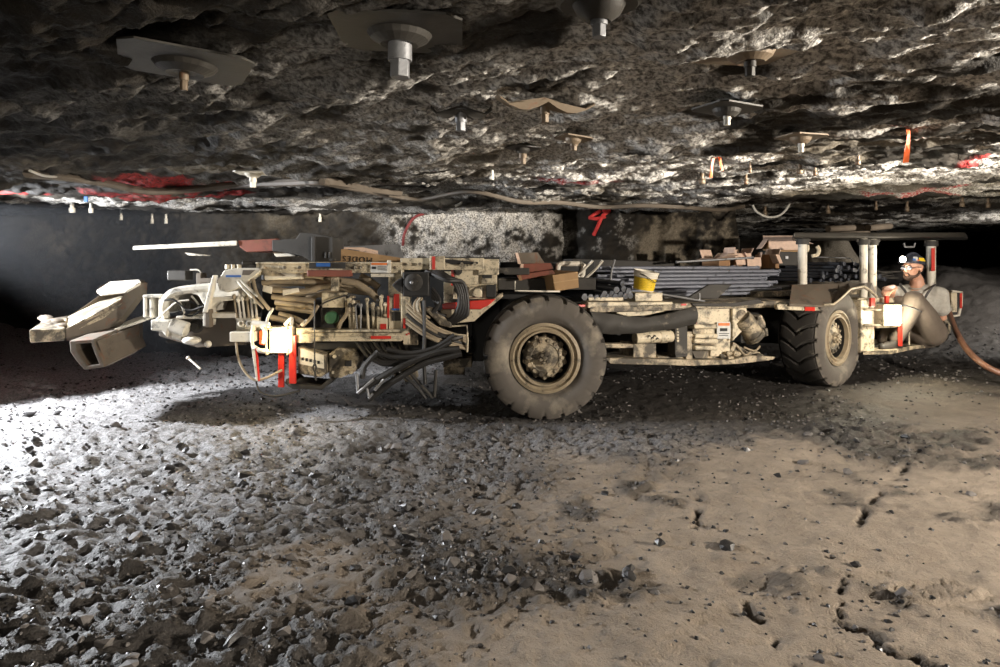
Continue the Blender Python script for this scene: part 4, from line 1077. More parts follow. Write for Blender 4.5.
b = MB(); b.tube([onb(math.radians(-130), ht-.02, .098), onb(math.radians(-105), ht-.035, .101), onb(math.radians(-70), ht-.075, .103), onb(math.radians(-45), .07, .104), onb(math.radians(-15), ht-.02, .10)], .003, 6); b.build('bucket_handle', DARKST, bk)

# ---- cartons ----------------------------------------------------------------------------
def carton(name, label, c, size, yaw, flaps, mat=CARD, inner=PINKC, group=None, pitch=0.0, closed=False, cat='carton'):
    t = thing(name, label, cat, tuple(c), group)
    Rm = Matrix.Rotation(yaw, 3, 'Z') @ Matrix.Rotation(pitch, 3, 'Y'); w, d, h = size
    def T(p): return Vector(c)+Rm @ Vector(p)
    th = .006
    b = MB()
    if closed:
        b.box(T((0,0,h/2)), (w, d, h), Rm)
        b.build('carton_body', mat, t, .004)
        b = MB(); b.box(T((0,-d/2-.001,h*.5)), (w*.98, .003, .012), Rm); b.box(T((0,0,h+.001)), (.05, d*.99, .002), Rm); b.build('tape', plain('packing_tape', (.36,.24,.13), .35), t)
    else:
        b.box(T((0,0,th/2)), (w, d, th), Rm)
        for sx in (-1, 1): b.box(T((sx*(w/2-th/2),0,h/2)), (th, d, h), Rm)
        for sy in (-1, 1): b.box(T((0,sy*(d/2-th/2),h/2)), (w-2*th, th, h), Rm)
        b.build('carton_body', mat, t, 0)
        for side, ang, ln in flaps:
            b = MB()
            a = math.radians(ang)
            if side in 'LR':
                s = -1 if side == 'L' else 1
                e = (s*w/2, 0, h); q = Vector((s*math.cos(a), 0, math.sin(a)))*ln
                P = [T((e[0], -d/2, h)), T((e[0], d/2, h))]; Q = [P[1]+Rm @ q, P[0]+Rm @ q]
            else:
                s = -1 if side == 'F' else 1
                q = Vector((0, s*math.cos(a), math.sin(a)))*ln
                P = [T((-w/2, s*d/2, h)), T((w/2, s*d/2, h))]; Q = [P[1]+Rm @ q, P[0]+Rm @ q]
            nn = (P[1]-P[0]).cross(Q[0]-P[1]).normalized()*.004
            b.loft([[P[0], P[1], Q[0], Q[1]], [p+nn for p in (P[0], P[1], Q[0], Q[1])]]); b.build('flap', inner, t)
    return t
zc = .80
def onp(pl, px, off, z):
    p = pl.p(px, 300, off); p.z = z; return p
# rusty pile of flat sheets and the taped carton above the front tyre
b = MB(); Pm = Plane(4.86)
c = thing('small_carton', 'closed tan cardboard carton at the deck edge above the front tyre', 'carton', tuple(PL.p(567, 292, .2)))
fr = [(553,275.5),(579,271.5),(580,288),(556,292)]
b.loft([[PL.p(x, y, .06) for x, y in fr], [PL.p(x-18, y-1, .40) for x, y in fr]]); b.build('carton_body', CARD, c, .004)
b = MB(); b.prism(PL, [(554,282.6),(579.3,278.8),(579.4,279.8),(554.2,283.6)], .003, .056); b.build('tape', plain('brown_tape', (.50,.33,.17), .4), c)
k = 0
for (poly, off, dep, m, lab) in (([(519,275),(554,270),(557,274),(520,281)], .14, .5, RUSTR, 'rusty red flat pack lowest in the pile behind the small carton'),
                     ([(522,264),(553,263),(556,269),(521,275)], .20, .5, RUSTR, 'rusty brown flat pack with pale edge, middle of the pile behind the small carton'),
                     ([(517,252),(541,251.5),(545,258),(549,263.5),(520,264)], .40, .45, BROWN, 'brown ragged flat pack on top of the pile behind the small carton')):
    b = MB(); b.prism(PL, poly, dep, off); o = b.build('flat_pack', m, None, .004, origin=PL.p(poly[0][0], poly[-1][1], off)); tag(o, lab, 'flat pack')
    bb = MB(); x0, y0 = poly[0]; x1, y1 = poly[-1]; bb.prism(PL, [(x0-.5,y0),(x0+2.5,y0),(x1+3,y1),(x1-.5,y1)], .02, off-.012); e = bb.build('pale_edge', (PINKC if k else CARDD), o); k += 1
b = MB(); b.prism(PL, [(498,270),(524,269),(524,273),(498,273.5)], .3, .15); o = b.build('steel_bar', STEEL, None, .003, origin=PL.p(510,273,.2)); tag(o, 'short grey steel bar lying left of the rusty flat packs', 'steel bar')
# long flattened carton and silver sheet behind the left rail
P53 = Plane(5.25)
b = MB(); b.prism(P53, [(331,250),(345,249),(375,254),(405,258.5),(412,264),(331,264)], .03)
cc = b.build('flat_carton', CARD, None, origin=P53.p(365,264)); tag(cc, 'long brown carton with black upside-down lettering behind the left rail', 'carton')
cu = bpy.data.curves.new('letters', 'FONT'); cu.body = 'MODES'; cu.size = .062; cu.extrude = .001; cu.space_character = 1.25
to = bpy.data.objects.new('lettering_source', cu); COL.objects.link(to)
dg = bpy.context.evaluated_depsgraph_get(); me = bpy.data.meshes.new_from_object(to.evaluated_get(dg)); bpy.data.objects.remove(to)
lt = bpy.data.objects.new('lettering', me); COL.objects.link(lt); me.materials.clear(); me.materials.append(INK); lt.parent = cc
q = P53.p(373, 257.6); lt.location = q-Vector(cc['_o'])+Vector((0,-.006,0)); lt.rotation_euler = (math.pi/2, math.pi+.06, 0)
b = MB(); b.prism(P53, [(331,251),(346,248.6),(375,253.5),(375,250.5),(360,247),(331,247)], .012, .12); b.prism(P53, [(352,252.5),(360,250.5),(363,252),(370,251),(378,255),(381,257),(365,255)], .05, .05)
o = b.build('torn_lining', PINKC, cc)
b = MB(); b.prism(P53, [(331,246),(395,243.5),(400,258),(380,258),(331,252)], .015, .22); o = b.build('steel_sheet', STEEL, None, origin=P53.p(365,258,.2)); tag(o, 'grey metal sheet standing behind the brown lettered carton', 'sheet')
# open cartons behind the rods
b = MB()
b.loft([[onp(PC,705,1.20,z) for z in (.80,1.03)]+[onp(PC,835,1.0,z) for z in (1.03,.80)], [onp(PC,705,1.65,z) for z in (.80,1.03)]+[onp(PC,835,1.5,z) for z in (1.03,.80)]])
part(b, 'load_platform', DARKST, dk)
def cart2(px, Y, zb, w, d, h, yaw, flaps, label, mat=CARD):
    return carton('open_carton', label, ((px-500)*Y/FPX, Y, zb), (w, d, h), math.radians(yaw), flaps, mat)
ybk = 6.75
cart2(716, 6.55, 1.035, .17, .2, .10, 35, [('F',20,.11),('L',-10,.10),('R',35,.10),('B',70,.09)], 'low open carton leftmost in the row behind the rods', CARDD)
cart2(737, 6.62, 1.035, .18, .2, .15, 12, [('F',-68,.12),('R',60,.06),('L',100,.06),('B',80,.04)], 'open carton with long pale flap hanging in front, left of the tiny carton', CARDD)
cart2(752, 6.55, 1.035, .13, .16, .11, -8, [('F',-75,.09),('L',70,.05),('R',80,.05)], 'tiny open carton with pale flap between two taller cartons', CARDD)
cart2(767, 6.7, 1.035, .12, .2, .14, 20, [('F',-60,.10),('R',70,.06)], 'open carton with pale side just below the tall carton', CARDD)
cart2(781, 6.95, 1.205, .30, .25, .13, -10, [('F',-70,.12),('L',-55,.12),('R',-20,.14),('B',60,.05)], 'tall open carton highest in the row, beside the left canopy post', CARD)
b = MB(); P68 = Plane(6.85); b.pb(P68, 768, 251, 806, 265.5, .22); o = b.build('toolbox', DARKST, None, .008, origin=P68.p(788,265.5)); tag(o, 'dark metal toolbox under the tallest carton beside the canopy post', 'toolbox')
bb = MB(); bb.pb(P68, 767.5, 250.3, 806.5, 252.8, .225, -.003); bb.build('toolbox_lid', BLACKST, o, .004); bb = MB(); bb.pb(P68, 785, 256, 788, 259, .012, -.012); bb.build('latch', STEEL, o, .002)
Pb = Plane(6.9)
b = MB(); b.prism(Pb, [(808,265),(822,266),(840,270),(849,274),(846,275.5),(812,271)], .5); o = b.build('timber_board', WOOD, None, .004, origin=Pb.p(830,275)); tag(o, 'weathered timber board lying behind the rods under the canopy', 'board')
b = MB(); b.tube([Pb.p(812,257,-.05), Pb.p(845,258,-.05), Pb.p(849,259,-.05), Pb.p(850.5,263,-.05), Pb.p(849,266,-.05)], .006, 6, smooth_pts=False); o = b.build('wire_frame', STEEL, None, origin=Pb.p(849,266)); tag(o, 'thin bent wire frame above the timber board between canopy posts', 'wire')

# ================================================================ roof bolts, ribbons, cables
def roof_at(px, py):
    Y = 4.0
    for _ in range(25):
        z = rz((px-500)*Y/FPX, Y); Y = .5*Y+.5*max(.8, (z-H)*FPX/max(3, HY-py))
    x = (px-500)*Y/FPX
    return Vector((x, Y, rz(x, Y)))
def bolt(px, py, label, wpx, kind='square', lenpx=20, boltw=9, yaw=0, tilt=(0,0), mat=PLATE, bmat=STEEL, dx=0, group=None):
    p = roof_at(px, py); s = p.y/FPX; w = wpx*s/2
    t = thing('roof_bolt', label, 'roof bolt', tuple(p), group)
    Rm = Matrix.Rotation(yaw, 3, 'Z') @ Matrix.Rotation(tilt[0], 3, 'Y') @ Matrix.Rotation(tilt[1], 3, 'X')
    def T(q): return p+Rm @ Vector(q)
    b = MB(); dz = -.012-.012
    if kind == 'square':
        c = .93; n4 = 24; rings = []
        for f, z in ((1.0, dz+.0), (1.0, dz-.006)):
            ring = []
            for k in range(n4):
                a = 2*math.pi*(k+.5)/n4; m = max(abs(math.cos(a)), abs(math.sin(a)))
                rr_ = min(1/m, 1.30); ring.append(T((w*f*rr_*math.cos(a), w*f*rr_*math.sin(a), z)))
            rings.append(ring)
        for f, z in ((.52, dz-.007), (.46, dz-.020), (.30, dz-.034), (.18, dz-.030), (.02, dz-.03)):
            rings.append([T((w*f*math.cos(2*math.pi*(k+.5)/n4), w*f*math.sin(2*math.pi*(k+.5)/n4), z)) for k in range(n4)])
        b.loft(rings)
    elif kind == 'dome':
        b.lathe(p, Rm @ Vector((0,0,-1)), [(w,.016),(w,.022),(w*.9,.030),(w*.62,.028),(w*.5,.05),(w*.28,.065),(.02,.06)], 32)
    elif kind == 'bent':
        pts = []
        nx = 11
        for j in (-1, 0, 1):
            pts.append([T((w*(2*i/(nx-1)-1), w*.32*j, -.02-.05*abs(math.sin(math.pi*(i/(nx-1)*2.0)))*(1-.3*abs(j))-.02*(j == -1))) for i in range(nx)])
        for a_, c_ in ((0,1),(1,2)):
            ring = pts[a_]+pts[c_][::-1]; b.loft([ring, [q+Vector((0,0,.006)) for q in ring]])
    if kind != 'none': b.build('bearing_plate', mat, t, 0)
    q = p+Vector((dx*s, 0, 0)); L = lenpx*s; rb = boltw*s/2
    b = MB()
    if kind in ('square', 'dome', 'bent'):
        z0 = -.03
        b.cyl(q+Vector((0,0,z0)), q+Vector((0,0,z0-L*.62)), rb, 14); b.cyl(q+Vector((0,0,z0-L*.10)), q+Vector((0,0,z0-L*.16)), rb*1.35, 14)
        b.build('bolt_shank', bmat, t, .001); b = MB()
        b.cyl(q+Vector((0,0,z0-L*.60)), q+Vector((0,0,z0-L)), rb*.86, 6); b.build('bolt_head', bmat, t, .002)
    else:
        b.cyl(q+Vector((0,0,.03)), q+Vector((0,0,-L)), rb, 7); b.cyl(q+Vector((0,0,-L*.5)), q+Vector((0,0,-L)), rb*1.5, 6)
        b.build('bolt_shank', bmat, t)
    return t
bolt(400, 22, 'huge dark square plate with thick grey bolt at the top of the roof', 125, 'square', 44, 24, .06, (.03,.02), DPLATE, STEEL)
bolt(599, -8, 'round dished plate with shiny bolt at the top edge, centre of the roof', 86, 'dome', 32, 17, 0, (0,.04), DPLATE, STEEL)
bolt(750, 42, 'rusty square plate with dished centre and short dark bolt, right of the round plate', 92, 'square', 24, 12, .25, (-.03,.02), PLATE, DPLATE)
bolt(186, 54, 'dark tilted square plate with small bolt, upper left of the roof', 118, 'square', 26, 9, .5, (.05,.01), DPLATE, PLATE, dx=-2)
bolt(461, 101, 'bright double-nut bolt under a dark curled plate, left of the bent tan plate', 60, 'bent', 22, 12, .1, (0,.03), DPLATE, STEEL)
bolt(545, 96, 'bent tan plate shaped like a bird wing with a rusty bolt', 96, 'bent', 21, 10, .2, (.03,.05), PLATE, PLATE)
bolt(727, 101, 'pale square plate with short bright bolt below the rusty dished plate', 54, 'square', 16, 8, .4, (.04,.02), DPLATE, WHITEP)
bolt(801, 131, 'small tan plate with pale bolt between the two orange ribbons', 40, 'square', 15, 6.5, .2, (.02,.02), PLATE, WHITEP)
bolt(574, 132, 'small rusty plate and bolt right of the bent tan plate', 32, 'square', 12, 8, .3, (.10,.02), PLATE, PLATE)
bolt(523, 144, 'narrow pale plate with hollow square bolt below the bent tan plate', 30, 'square', 16, 8, .5, (.05,.02), DPLATE, PLATE)
bolt(253, 169, 'pale T-shaped bolt and strip above the red paint on the left roof', 32, 'square', 14, 7, .1, (0,.0), WHITEP, WHITEP)
sm = [(72,203,7),(91,203,5),(185,214,6),(166,213,4),(121,214,4),(212,215,4),(290,214,7),(320,212,4),(152,213,4),(492,170,6),(858,156,6),(800,164,7),(815,168,5),(702,174,8),(746,176,5),(765,206,5),(828,204,5),(907,199,5),(962,197,6),(988,196,5),(876,200,4),(750,163,4)]
labs = ['bolt stub by the blue tag on the left roof', 'small pale bolt stub just right of the blue tag']
proto_b = {}
for k, (x, y, wd_) in enumerate(sm):
    if k < 2: lab, g = labs[k], None
    elif x < 400: lab, g = 'tiny pale bolt end along the roof edge above the dark left rib', 'tiny bolt ends along the left roof edge'
    elif x == 492: lab, g = 'lone small pale bolt stub above the white roof stripe in the centre', None
    elif y > 190: lab, g = 'tiny pale bolt end along the roof edge above the dark crosscut', 'tiny bolt ends along the right roof edge'
    else: lab, g = 'small tan bolt stub on the right roof near the orange ribbons', 'small bolt stubs near the orange ribbons'
    bolt(x, y, lab, 8, 'none', 10, wd_*.55, bmat=WHITEP if x < 600 else PLATE, group=g)
p = roof_at(86, 198)
b = MB(); b.box(p+Vector((0,0,-.05)), (.035,.01,.055)); b.cyl(p, p+Vector((0,0,-.03)), .004, 6); o = b.build('blue_tag', LABELB, None, .003, origin=p); tag(o, 'small blue tag hanging from the left roof', 'tag')
b = MB(); b.tube([p+Vector((0,0,.02)), p+Vector((0,0,-.024))], .003, 6, smooth_pts=False); b.build('tag_wire', WIRE, o)
# orange ribbons
def ribbon(name, pts, w, label):
    b = MB(); rows = []
    for i, q in enumerate(pts):
        q = Vector(q); tw = .5*math.sin(i*1.3); d = Vector((math.cos(tw), math.sin(tw), 0))*w
        rows.append((q-d, q+d))
    L = [r[0] for r in rows]; Rr = [r[1] for r in rows]; e = Vector((0,.0015,0))
    for i in range(len(rows)-1):
        b.loft([[L[i], Rr[i], Rr[i+1], L[i+1]], [v+e for v in (L[i], Rr[i], Rr[i+1], L[i+1])]])
    o = b.build(name, ORIB, None, origin=pts[0]); return tag(o, label, 'ribbon')
p = roof_at(907, 128); s = p.y/FPX
ribbon('hanging_ribbon', [p+Vector((1*s,0,.01)), p+Vector((1.8*s,0,-6*s)), p+Vector((1*s,0,-14*s)), p+Vector((.2*s,0,-22*s)), p+Vector((-1.2*s,0,-33*s))], .011, 'single straight orange ribbon hanging from the right roof')
p = roof_at(717, 152); s = p.y/FPX; p.z -= .03
ribbon('hanging_ribbon', [p+Vector((-6*s,0,-21*s)), p+Vector((-5*s,0,-10*s)), p+Vector((-3.5*s,0,-2*s)), p+Vector((0,0,.0)), p+Vector((2.5*s,0,-1*s)), p+Vector((3.5*s,0,-6*s)), p+Vector((5.5*s,0,-14*s))], .008, 'orange ribbon tied in two tails, nearer the middle of the roof')
# cables
def hang(pts, r, label, mat, name='roof_cable', drop=.03, cat='cable'):
    P = []
    for q in pts:
        v = roof_at(q[0], q[1]); v.z -= drop+(q[2] if len(q) > 2 else 0); P.append(v)
    b = MB(); b.tube(P, r, 8, 8); o = b.build(name, mat, None, origin=P[0]); return tag(o, label, cat)
hang([(28,168),(70,174),(110,179),(150,184),(190,186),(240,184),(290,179),(330,177),(370,186),(400,192)], .028, 'long brown cable slung under the left roof across the red paint', CABLEM)
hang([(322,177),(350,184),(385,192),(420,196),(470,193),(520,196),(560,200),(600,202),(640,198),(680,204),(720,205),(745,203)], .022, 'brown cable running along the roof edge above the pale rib', CABLEM)
hang([(30,167),(45,170),(62,174)], .008, 'thin pale wire beside the long brown cable at far left', WIRE, 'roof_wire', .02, 'wire')
def wire(pts, Y, r, label, name='roof_wire'):
    P = [W(x, y, Y) for x, y in pts]; b = MB(); b.tube(P, r, 7, 6); o = b.build(name, WIRE, None, origin=P[0]); return tag(o, label, 'wire')
wire([(752,204),(757,212),(768,217),(778,216),(785,211),(790,203)], 7.0, .012, 'pale wire loop drooping from the roof at the rib corner')
wire([(636,208),(638,202),(643,199.5),(648,202),(648.5,208)], 7.0, .016, 'pale hook-shaped wire on the rib right of the red paint mark')
wire([(642,196),(643,200)], 7.0, .012, 'short pale wire end just above the hook-shaped wire')
wire([(455,206),(461,203),(462,196),(466,193)], 6.6, .012, 'curly pale wire end on the roof edge above the pale rib')
wire([(720,206),(728,208),(733,204),(726,201),(738,202)], 7.0, .010, 'tangled pale wire on the roof edge left of the drooping loop')
# trailing cable
P = [W(945,300,6.93), W(950,315,6.85), W(956,331,6.6), W(966,348,6.3), W(980,362,6.0), W(1000,373,5.9), W(1040,385,5.8)]
for q in P[3:]: q.z = max(q.z, fz(q.x, q.y)+.02)
b = MB(); b.tube(P, .028, 10, 8); o = b.build('trailing_cable', REDCAB, None, origin=P[-1]); tag(o, 'thick red-brown cable curving from the cab end to the floor', 'cable')

# ================================================================ red spray marks on the rib
def on_wall(px, py):
    Y = 7.7
    for _ in range(12):
        z = H-(py-HY)*Y/FPX; Y = float(wall_y(np.array([(px-500)*Y/FPX]), np.array([z]))[0])
    return W(px, py, Y)
def spray(strokes, label, w=.032, name='paint_mark', cat='paint mark', mat=PAINTR):
    b = MB()
    for st_ in strokes:
        pts = smooth_path([Vector((x, y, 0)) for x, y in st_], 6) if len(st_) > 2 else [Vector((*st_[0],0)).lerp(Vector((*st_[1],0)), i/6) for i in range(7)]
        Q = [on_wall(q.x, q.y)+Vector((0,-.012,0)) for q in pts]
        b.tube(Q, w, 8, smooth_pts=False, flat=.9)
    o = b.build(name, mat, None, origin=on_wall(*strokes[0][0])); return tag(o, label, cat)
spray([[(603,212),(606,208.5),(609,208),(611,209.5)],[(600.5,211),(595,214),(589.5,218)],[(589.5,218),(596,218.8),(602,217.5),(605.5,216.5)],[(610,210.5),(603,215.5),(599.5,222),(597,228),(593.5,235)]], 'red spray-painted figure 9 on the dark rib', .024)
spray([[(621,207),(625,206),(629.5,205.5)]], 'short red spray dash right of the painted figure', .022)
spray([[(424,214),(417,216),(412,220),(407,228),(404,236),(403,245)]], 'faint red spray arc on the pale rib above the left rail', .018, mat=PAINTD)
spray([[(427,213),(433,211)],[(421,212.5),(427,213.5)]], 'short red spray dash at the upper end of the red arc', .012, mat=PAINTD)

# timbers in the dark crosscut
for k, (x0, x1, y, Y) in enumerate(((815,868,236,9.6),(828,868,229,9.9),(868,890,228,10.0))):
    b = MB(); a = W(x0, y, Y); c = W(x1, y-2, Y+.4); b.cyl(a, c, .05, 8); 
    zz_ = a.z
    o = b.build('timber', WOOD, None, origin=a); tag(o, ('lowest dark timber lying on rubble in the crosscut behind the canopy', 'upper dark timber lying on rubble in the crosscut behind the canopy', 'short dark timber end at the right of the rubble heap in the crosscut')[k], 'timber')
def rock_mesh(seed, n=16, flat=.7):
    q = np.random.RandomState(seed); bm = bmesh.new()
    for _ in range(n):
        v = q.normal(size=3); v /= np.linalg.norm(v); v *= .75+.35*q.rand(); bm.verts.new((v[0]*1.2, v[1], v[2]*flat))
    r = bmesh.ops.convex_hull(bm, input=bm.verts); bmesh.ops.delete(bm, geom=list({g for g in list(r['geom_interior'])+list(r['geom_unused']) if isinstance(g, bmesh.types.BMVert)}), context='VERTS')
    vs = np.array([v.co[:] for v in bm.verts]); bm.verts.index_update(); fs = [[v.index for v in f.verts] for f in bm.faces]; bm.free(); return vs, fs
# rubble heap that carries the timbers
xs = np.linspace(3.9, 6.6, 70); ys = np.linspace(8.9, 12.5, 60); Yh, Xh = np.meshgrid(ys, xs, indexing='ij')
hh = (1.05+.25*fbm(Xh*1.2, Yh*1.2, 201, 4)+.12*fbm(Xh*5, Yh*5, 205, 3))*np.exp(-((Xh-5.3)/.75)**2-((Yh-11.0)/1.0)**2)*1.5+.02
o = grid_obj('rubble_heap', Xh, Yh, np.minimum(hh, 1.5)-.12+floor_h(Xh, Yh)*.6, ROOFM, np.stack([.6+0*Xh, .15*np.ones_like(Xh), 0*Xh], -1)); o['kind'] = 'stuff'; o['label'] = 'dim heap of broken rock in the crosscut'; o['category'] = 'rubble'

# ================================================================ loose stone on the floor
shapes = [rock_mesh(300+k) for k in range(10)]
q = np.random.RandomState(77)
V = []; F = []; MI = []; base_i = 0; NG = 24000
yr = .95*np.power(9.0/.95, q.rand(NG)); xr = (q.rand(NG)*2-1)*(yr*.80+.25)
size = .0025+.007*q.rand(NG)**3+.0011*yr
size *= np.where(q.rand(NG) < .03, 1.8, 1)
keep = (q.rand(NG) > .82*dust_mask(xr, yr)) & (fbm(xr*1.7, yr*1.7, 211, 3)+q.rand(NG)*.9 > .28)
xr, yr, size = xr[keep], yr[keep], size[keep]
zr = floor_h(xr, yr)
for i in range(len(xr)):
    vs, fs = shapes[i % 10]; a = q.rand()*6.28; ca, sa = math.cos(a), math.sin(a)
    v = vs*size[i]*(.8+.5*q.rand(3)); v = np.stack([v[:,0]*ca-v[:,1]*sa+xr[i], v[:,0]*sa+v[:,1]*ca+yr[i], v[:,2]+zr[i]+size[i]*.25], -1)
    V.append(v); F.extend([[k_+base_i for k_ in f] for f in fs]); MI.extend([0 if (i*7919) % 10 < 6 else 1]*len(fs)); base_i += len(v)
me = bpy.data.meshes.new('gravel'); me.from_pydata(np.concatenate(V).tolist(), [], F); me.materials.append(COALM); me.materials.append(ROCKM); me.polygons.foreach_set('material_index', MI)
o = bpy.data.objects.new('gravel', me); COL.objects.link(o); o['kind'] = 'stuff'; o['label'] = 'small coal and rock chips strewn over the mine floor'; o['category'] = 'gravel'
lp = []
for k in range(10):
    vs, fs = rock_mesh(400+k, 22, .62); me = bpy.data.meshes.new('rock_lump'); me.from_pydata(vs.tolist(), [], fs); me.materials.append(COALM if k < 6 else ROCKM)
    lp.append(me)
nl = 0
for i in range(900):
    if nl >= 150: break
    y = 1.15*(5.2/1.15)**q.rand(); x = (q.rand()*2-1)*y*.72
    dm = float(dust_mask(np.array([x]), np.array([y]))[0])
    if q.rand() < dm*.93: continue
    if y > 4.35 and -3 < x < 4.6: continue
    s = .012+.016*q.rand()**2+.003*y; k = q.randint(10)
    o = bpy.data.objects.new('rock_lump', lp[k]); COL.objects.link(o); o.location = (x, y, fz(x, y)+s*.28); o.scale = (s, s, s); o.rotation_euler = (q.rand()*.5, q.rand()*.5, q.rand()*6.28)
    if k < 6: tag(o, 'loose black lump of coal lying on the mine floor', 'coal lump', 'loose coal lumps on the floor')
    else: tag(o, 'loose grey-brown stone lying on the mine floor', 'stone', 'loose stones on the floor')
    nl += 1
# ================================================================ the seated miner
Yp = 6.55
def PW(px, py, dy=0.0): return W(px, py, Yp+dy)
def blob(chains, name, mat, parent, voxel=.012, smooth=6, extra=None, sides=14):
    """a closed surface grown from tapered limbs: chains of (point, radius), fused by a voxel remesh"""
    b = MB()
    for ch in chains:
        P = [Vector(p) for p, r in ch]; Rr = [r for p, r in ch]
        # interpolate
        pts, rad = [], []
        for i in range(len(P)-1):
            for k in range(4):
                t = k/4; pts.append(P[i].lerp(P[i+1], t)); rad.append(Rr[i]+(Rr[i+1]-Rr[i])*t)
        pts.append(P[-1]); rad.append(Rr[-1])
        for p, r in zip(pts, rad): b.ball(p, r, (1,1,1), 12, 8)
        rings = []; up = None
        for i, p in enumerate(pts):
            t = (pts[min(i+1,len(pts)-1)]-pts[max(i-1,0)]).normalized()
            if up is None: up = Vector((0,0,1)) if abs(t.z) < .9 else Vector((1,0,0))
            a = t.cross(up).normalized(); up = a.cross(t).normalized()
            rings.append([p+(a*math.cos(2*math.pi*k/sides)+up*math.sin(2*math.pi*k/sides))*rad[i] for k in range(sides)])
        b.loft(rings)
    if extra: extra(b)
    o = b.build(name, mat, parent)
    m = o.modifiers.new('fuse', 'REMESH'); m.mode = 'VOXEL'; m.voxel_size = voxel; m.use_smooth_shade = True
    m = o.modifiers.new('soft', 'SMOOTH'); m.factor = .5; m.iterations = smooth
    return o
f = Vector((-.62,-.78,0)).normalized()          # the way the chest faces
lft = Vector((.78,-.62,0)).normalized()         # towards his left shoulder
hip = PW(921, 333); neck = PW(917, 285); chest = PW(919, 300)
shL = neck+lft*.195+Vector((0,0,-.085)); shR = neck-lft*.185+Vector((0,0,-.085))
hd = PW(912.5, 267.5, -.03)                       # middle of the head
man = thing('person', 'seated miner in hard hat, spectacles and grey tee shirt under the cab canopy', 'person', tuple(PW(920,346)))
kneeL = W(913.5, 301, 6.28); ankL = W(896, 341, 6.30); kneeR = W(899, 304, 6.38); ankR = W(884, 343, 6.42)
hipL = hip+lft*.09+Vector((0,0,.01)); hipR = hip-lft*.09+Vector((0,0,.01))
elL = W(942, 317, 6.50); wrL = W(919, 325, 6.62); elR = W(888, 303, 6.50); wrR = W(893.5, 287.5, 6.32)
# head frame: looking to the viewer's left and a little towards us
hf = Vector((-.90,-.42,-.02)).normalized(); hl = Vector((.42,-.90,0)).normalized(); hu = hf.cross(hl)*-1
if hu.z < 0: hu = -hu
HR = Matrix((hl, hf, hu)).transposed()           # local x = his left, y = forward, z = up
def HP(x, y, z): return hd+HR @ Vector((x, y, z))
def head_extra(b):
    b.ball(HP(0,-.012,.035), .098, (.80,1.0,.86), 20, 14, HR)        # skull
    b.ball(HP(0,.022,-.025), .072, (.88,.92,1.2), 18, 12, HR)        # face
    b.ball(HP(0,.052,-.098), .034, (1.15,.8,.75), 12, 8, HR)         # chin
    b.ball(HP(.038,.018,-.080), .030, (.8,1.3,.9), 10, 8, HR); b.ball(HP(-.038,.018,-.080), .030, (.8,1.3,.9), 10, 8, HR)
    b.ball(HP(0,.078,.022), .030, (1.7,.5,.42), 12, 8, HR)           # brow
    b.tube([HP(0,.088,.010), HP(0,.102,-.016), HP(0,.110,-.033)], .011, 8, r2=.014); b.ball(HP(0,.106,-.035), .016, (1.1,.9,.75), 10, 8, HR)
    for s in (-1, 1):
        b.ball(HP(s*.012,.098,-.038), .010, (1,1,.8), 8, 6, HR); b.ball(HP(s*.045,.062,-.020), .026, (1,.7,.75), 10, 8, HR)
        b.ball(HP(s*.080,-.012,-.012), .030, (.30,.72,1.05), 12, 9, HR); b.ball(HP(s*.084,-.020,.004), .022, (.4,.8,.9), 10, 8, HR); b.ball(HP(s*.080,-.004,-.034), .012, (.6,.9,1), 8, 6, HR)
    b.ball(HP(0,.094,-.062), .017, (1.5,.6,.40), 10, 7, HR); b.ball(HP(0,.091,-.076), .017, (1.35,.6,.45), 10, 7, HR)   # lips
def hand_chains(w, d, up, side):
    """palm, four unequal bent fingers and a thumb from the wrist w, fingers pointing along d, back of hand towards up"""
    s_ = d.cross(up).normalized()*side; out = []
    pc = w+d*.045
    for k in range(4): out.append([(w+s_*(.012*(k-1.5)), .019), (w+d*.085+s_*(.021*(k-1.5)), .0125)])
    for k, (L, c) in enumerate(((.072,.020),(.082,.026),(.076,.030),(.060,.034))):
        k0 = w+d*.088+s_*(.021*(k-1.5)); k1 = k0+d*L*.48-up*c*.5; k2 = k1+d*L*.26-up*c*.9; k3 = k2+d*L*.10-up*c*.9
        out.append([(k0,.0105),(k1,.0095),(k2,.0085),(k3,.0075)])
    t0 = w+d*.022-s_*.028; t1 = t0+d*.030-s_*.026-up*.008; t2 = t1+d*.030-s_*.006-up*.012
    out.append([(t0,.015),(t1,.0115),(t2,.0095)])
    return out
dL = (wrL-elL).normalized(); dR = (wrR-elR).normalized()
gripL = Vector((-.95,.1,-.1)).normalized(); gripR = Vector((-.75,-.55,-.12)).normalized()
chains = [[(neck+Vector((0,0,-.03)),.075),(neck+Vector((0,0,.05)),.058),(hd+Vector((.012,.01,-.06)),.056)],
          [(hip+Vector((0,0,.03)),.11),(chest+Vector((0,0,-.12)),.115),(chest,.12),(neck+Vector((0,0,-.06)),.085)],
          [(shR,.058),(neck+Vector((0,0,-.04)),.06),(shL,.058)],
          [(shL,.055),(elL,.042),(wrL,.028)], [(shR,.055),(elR,.042),(wrR,.028)],
          [(hipL,.080),(kneeL,.058),(ankL,.038)], [(hipR,.080),(kneeR,.058),(ankR,.038)]]
chains += hand_chains(wrL, gripL, Vector((0,-.3,1)).normalized(), 1)+hand_chains(wrR, gripR, Vector((.2,-.2,1)).normalized(), -1)
body = blob(chains, 'body', SKIN, man, .0075, 4, head_extra)
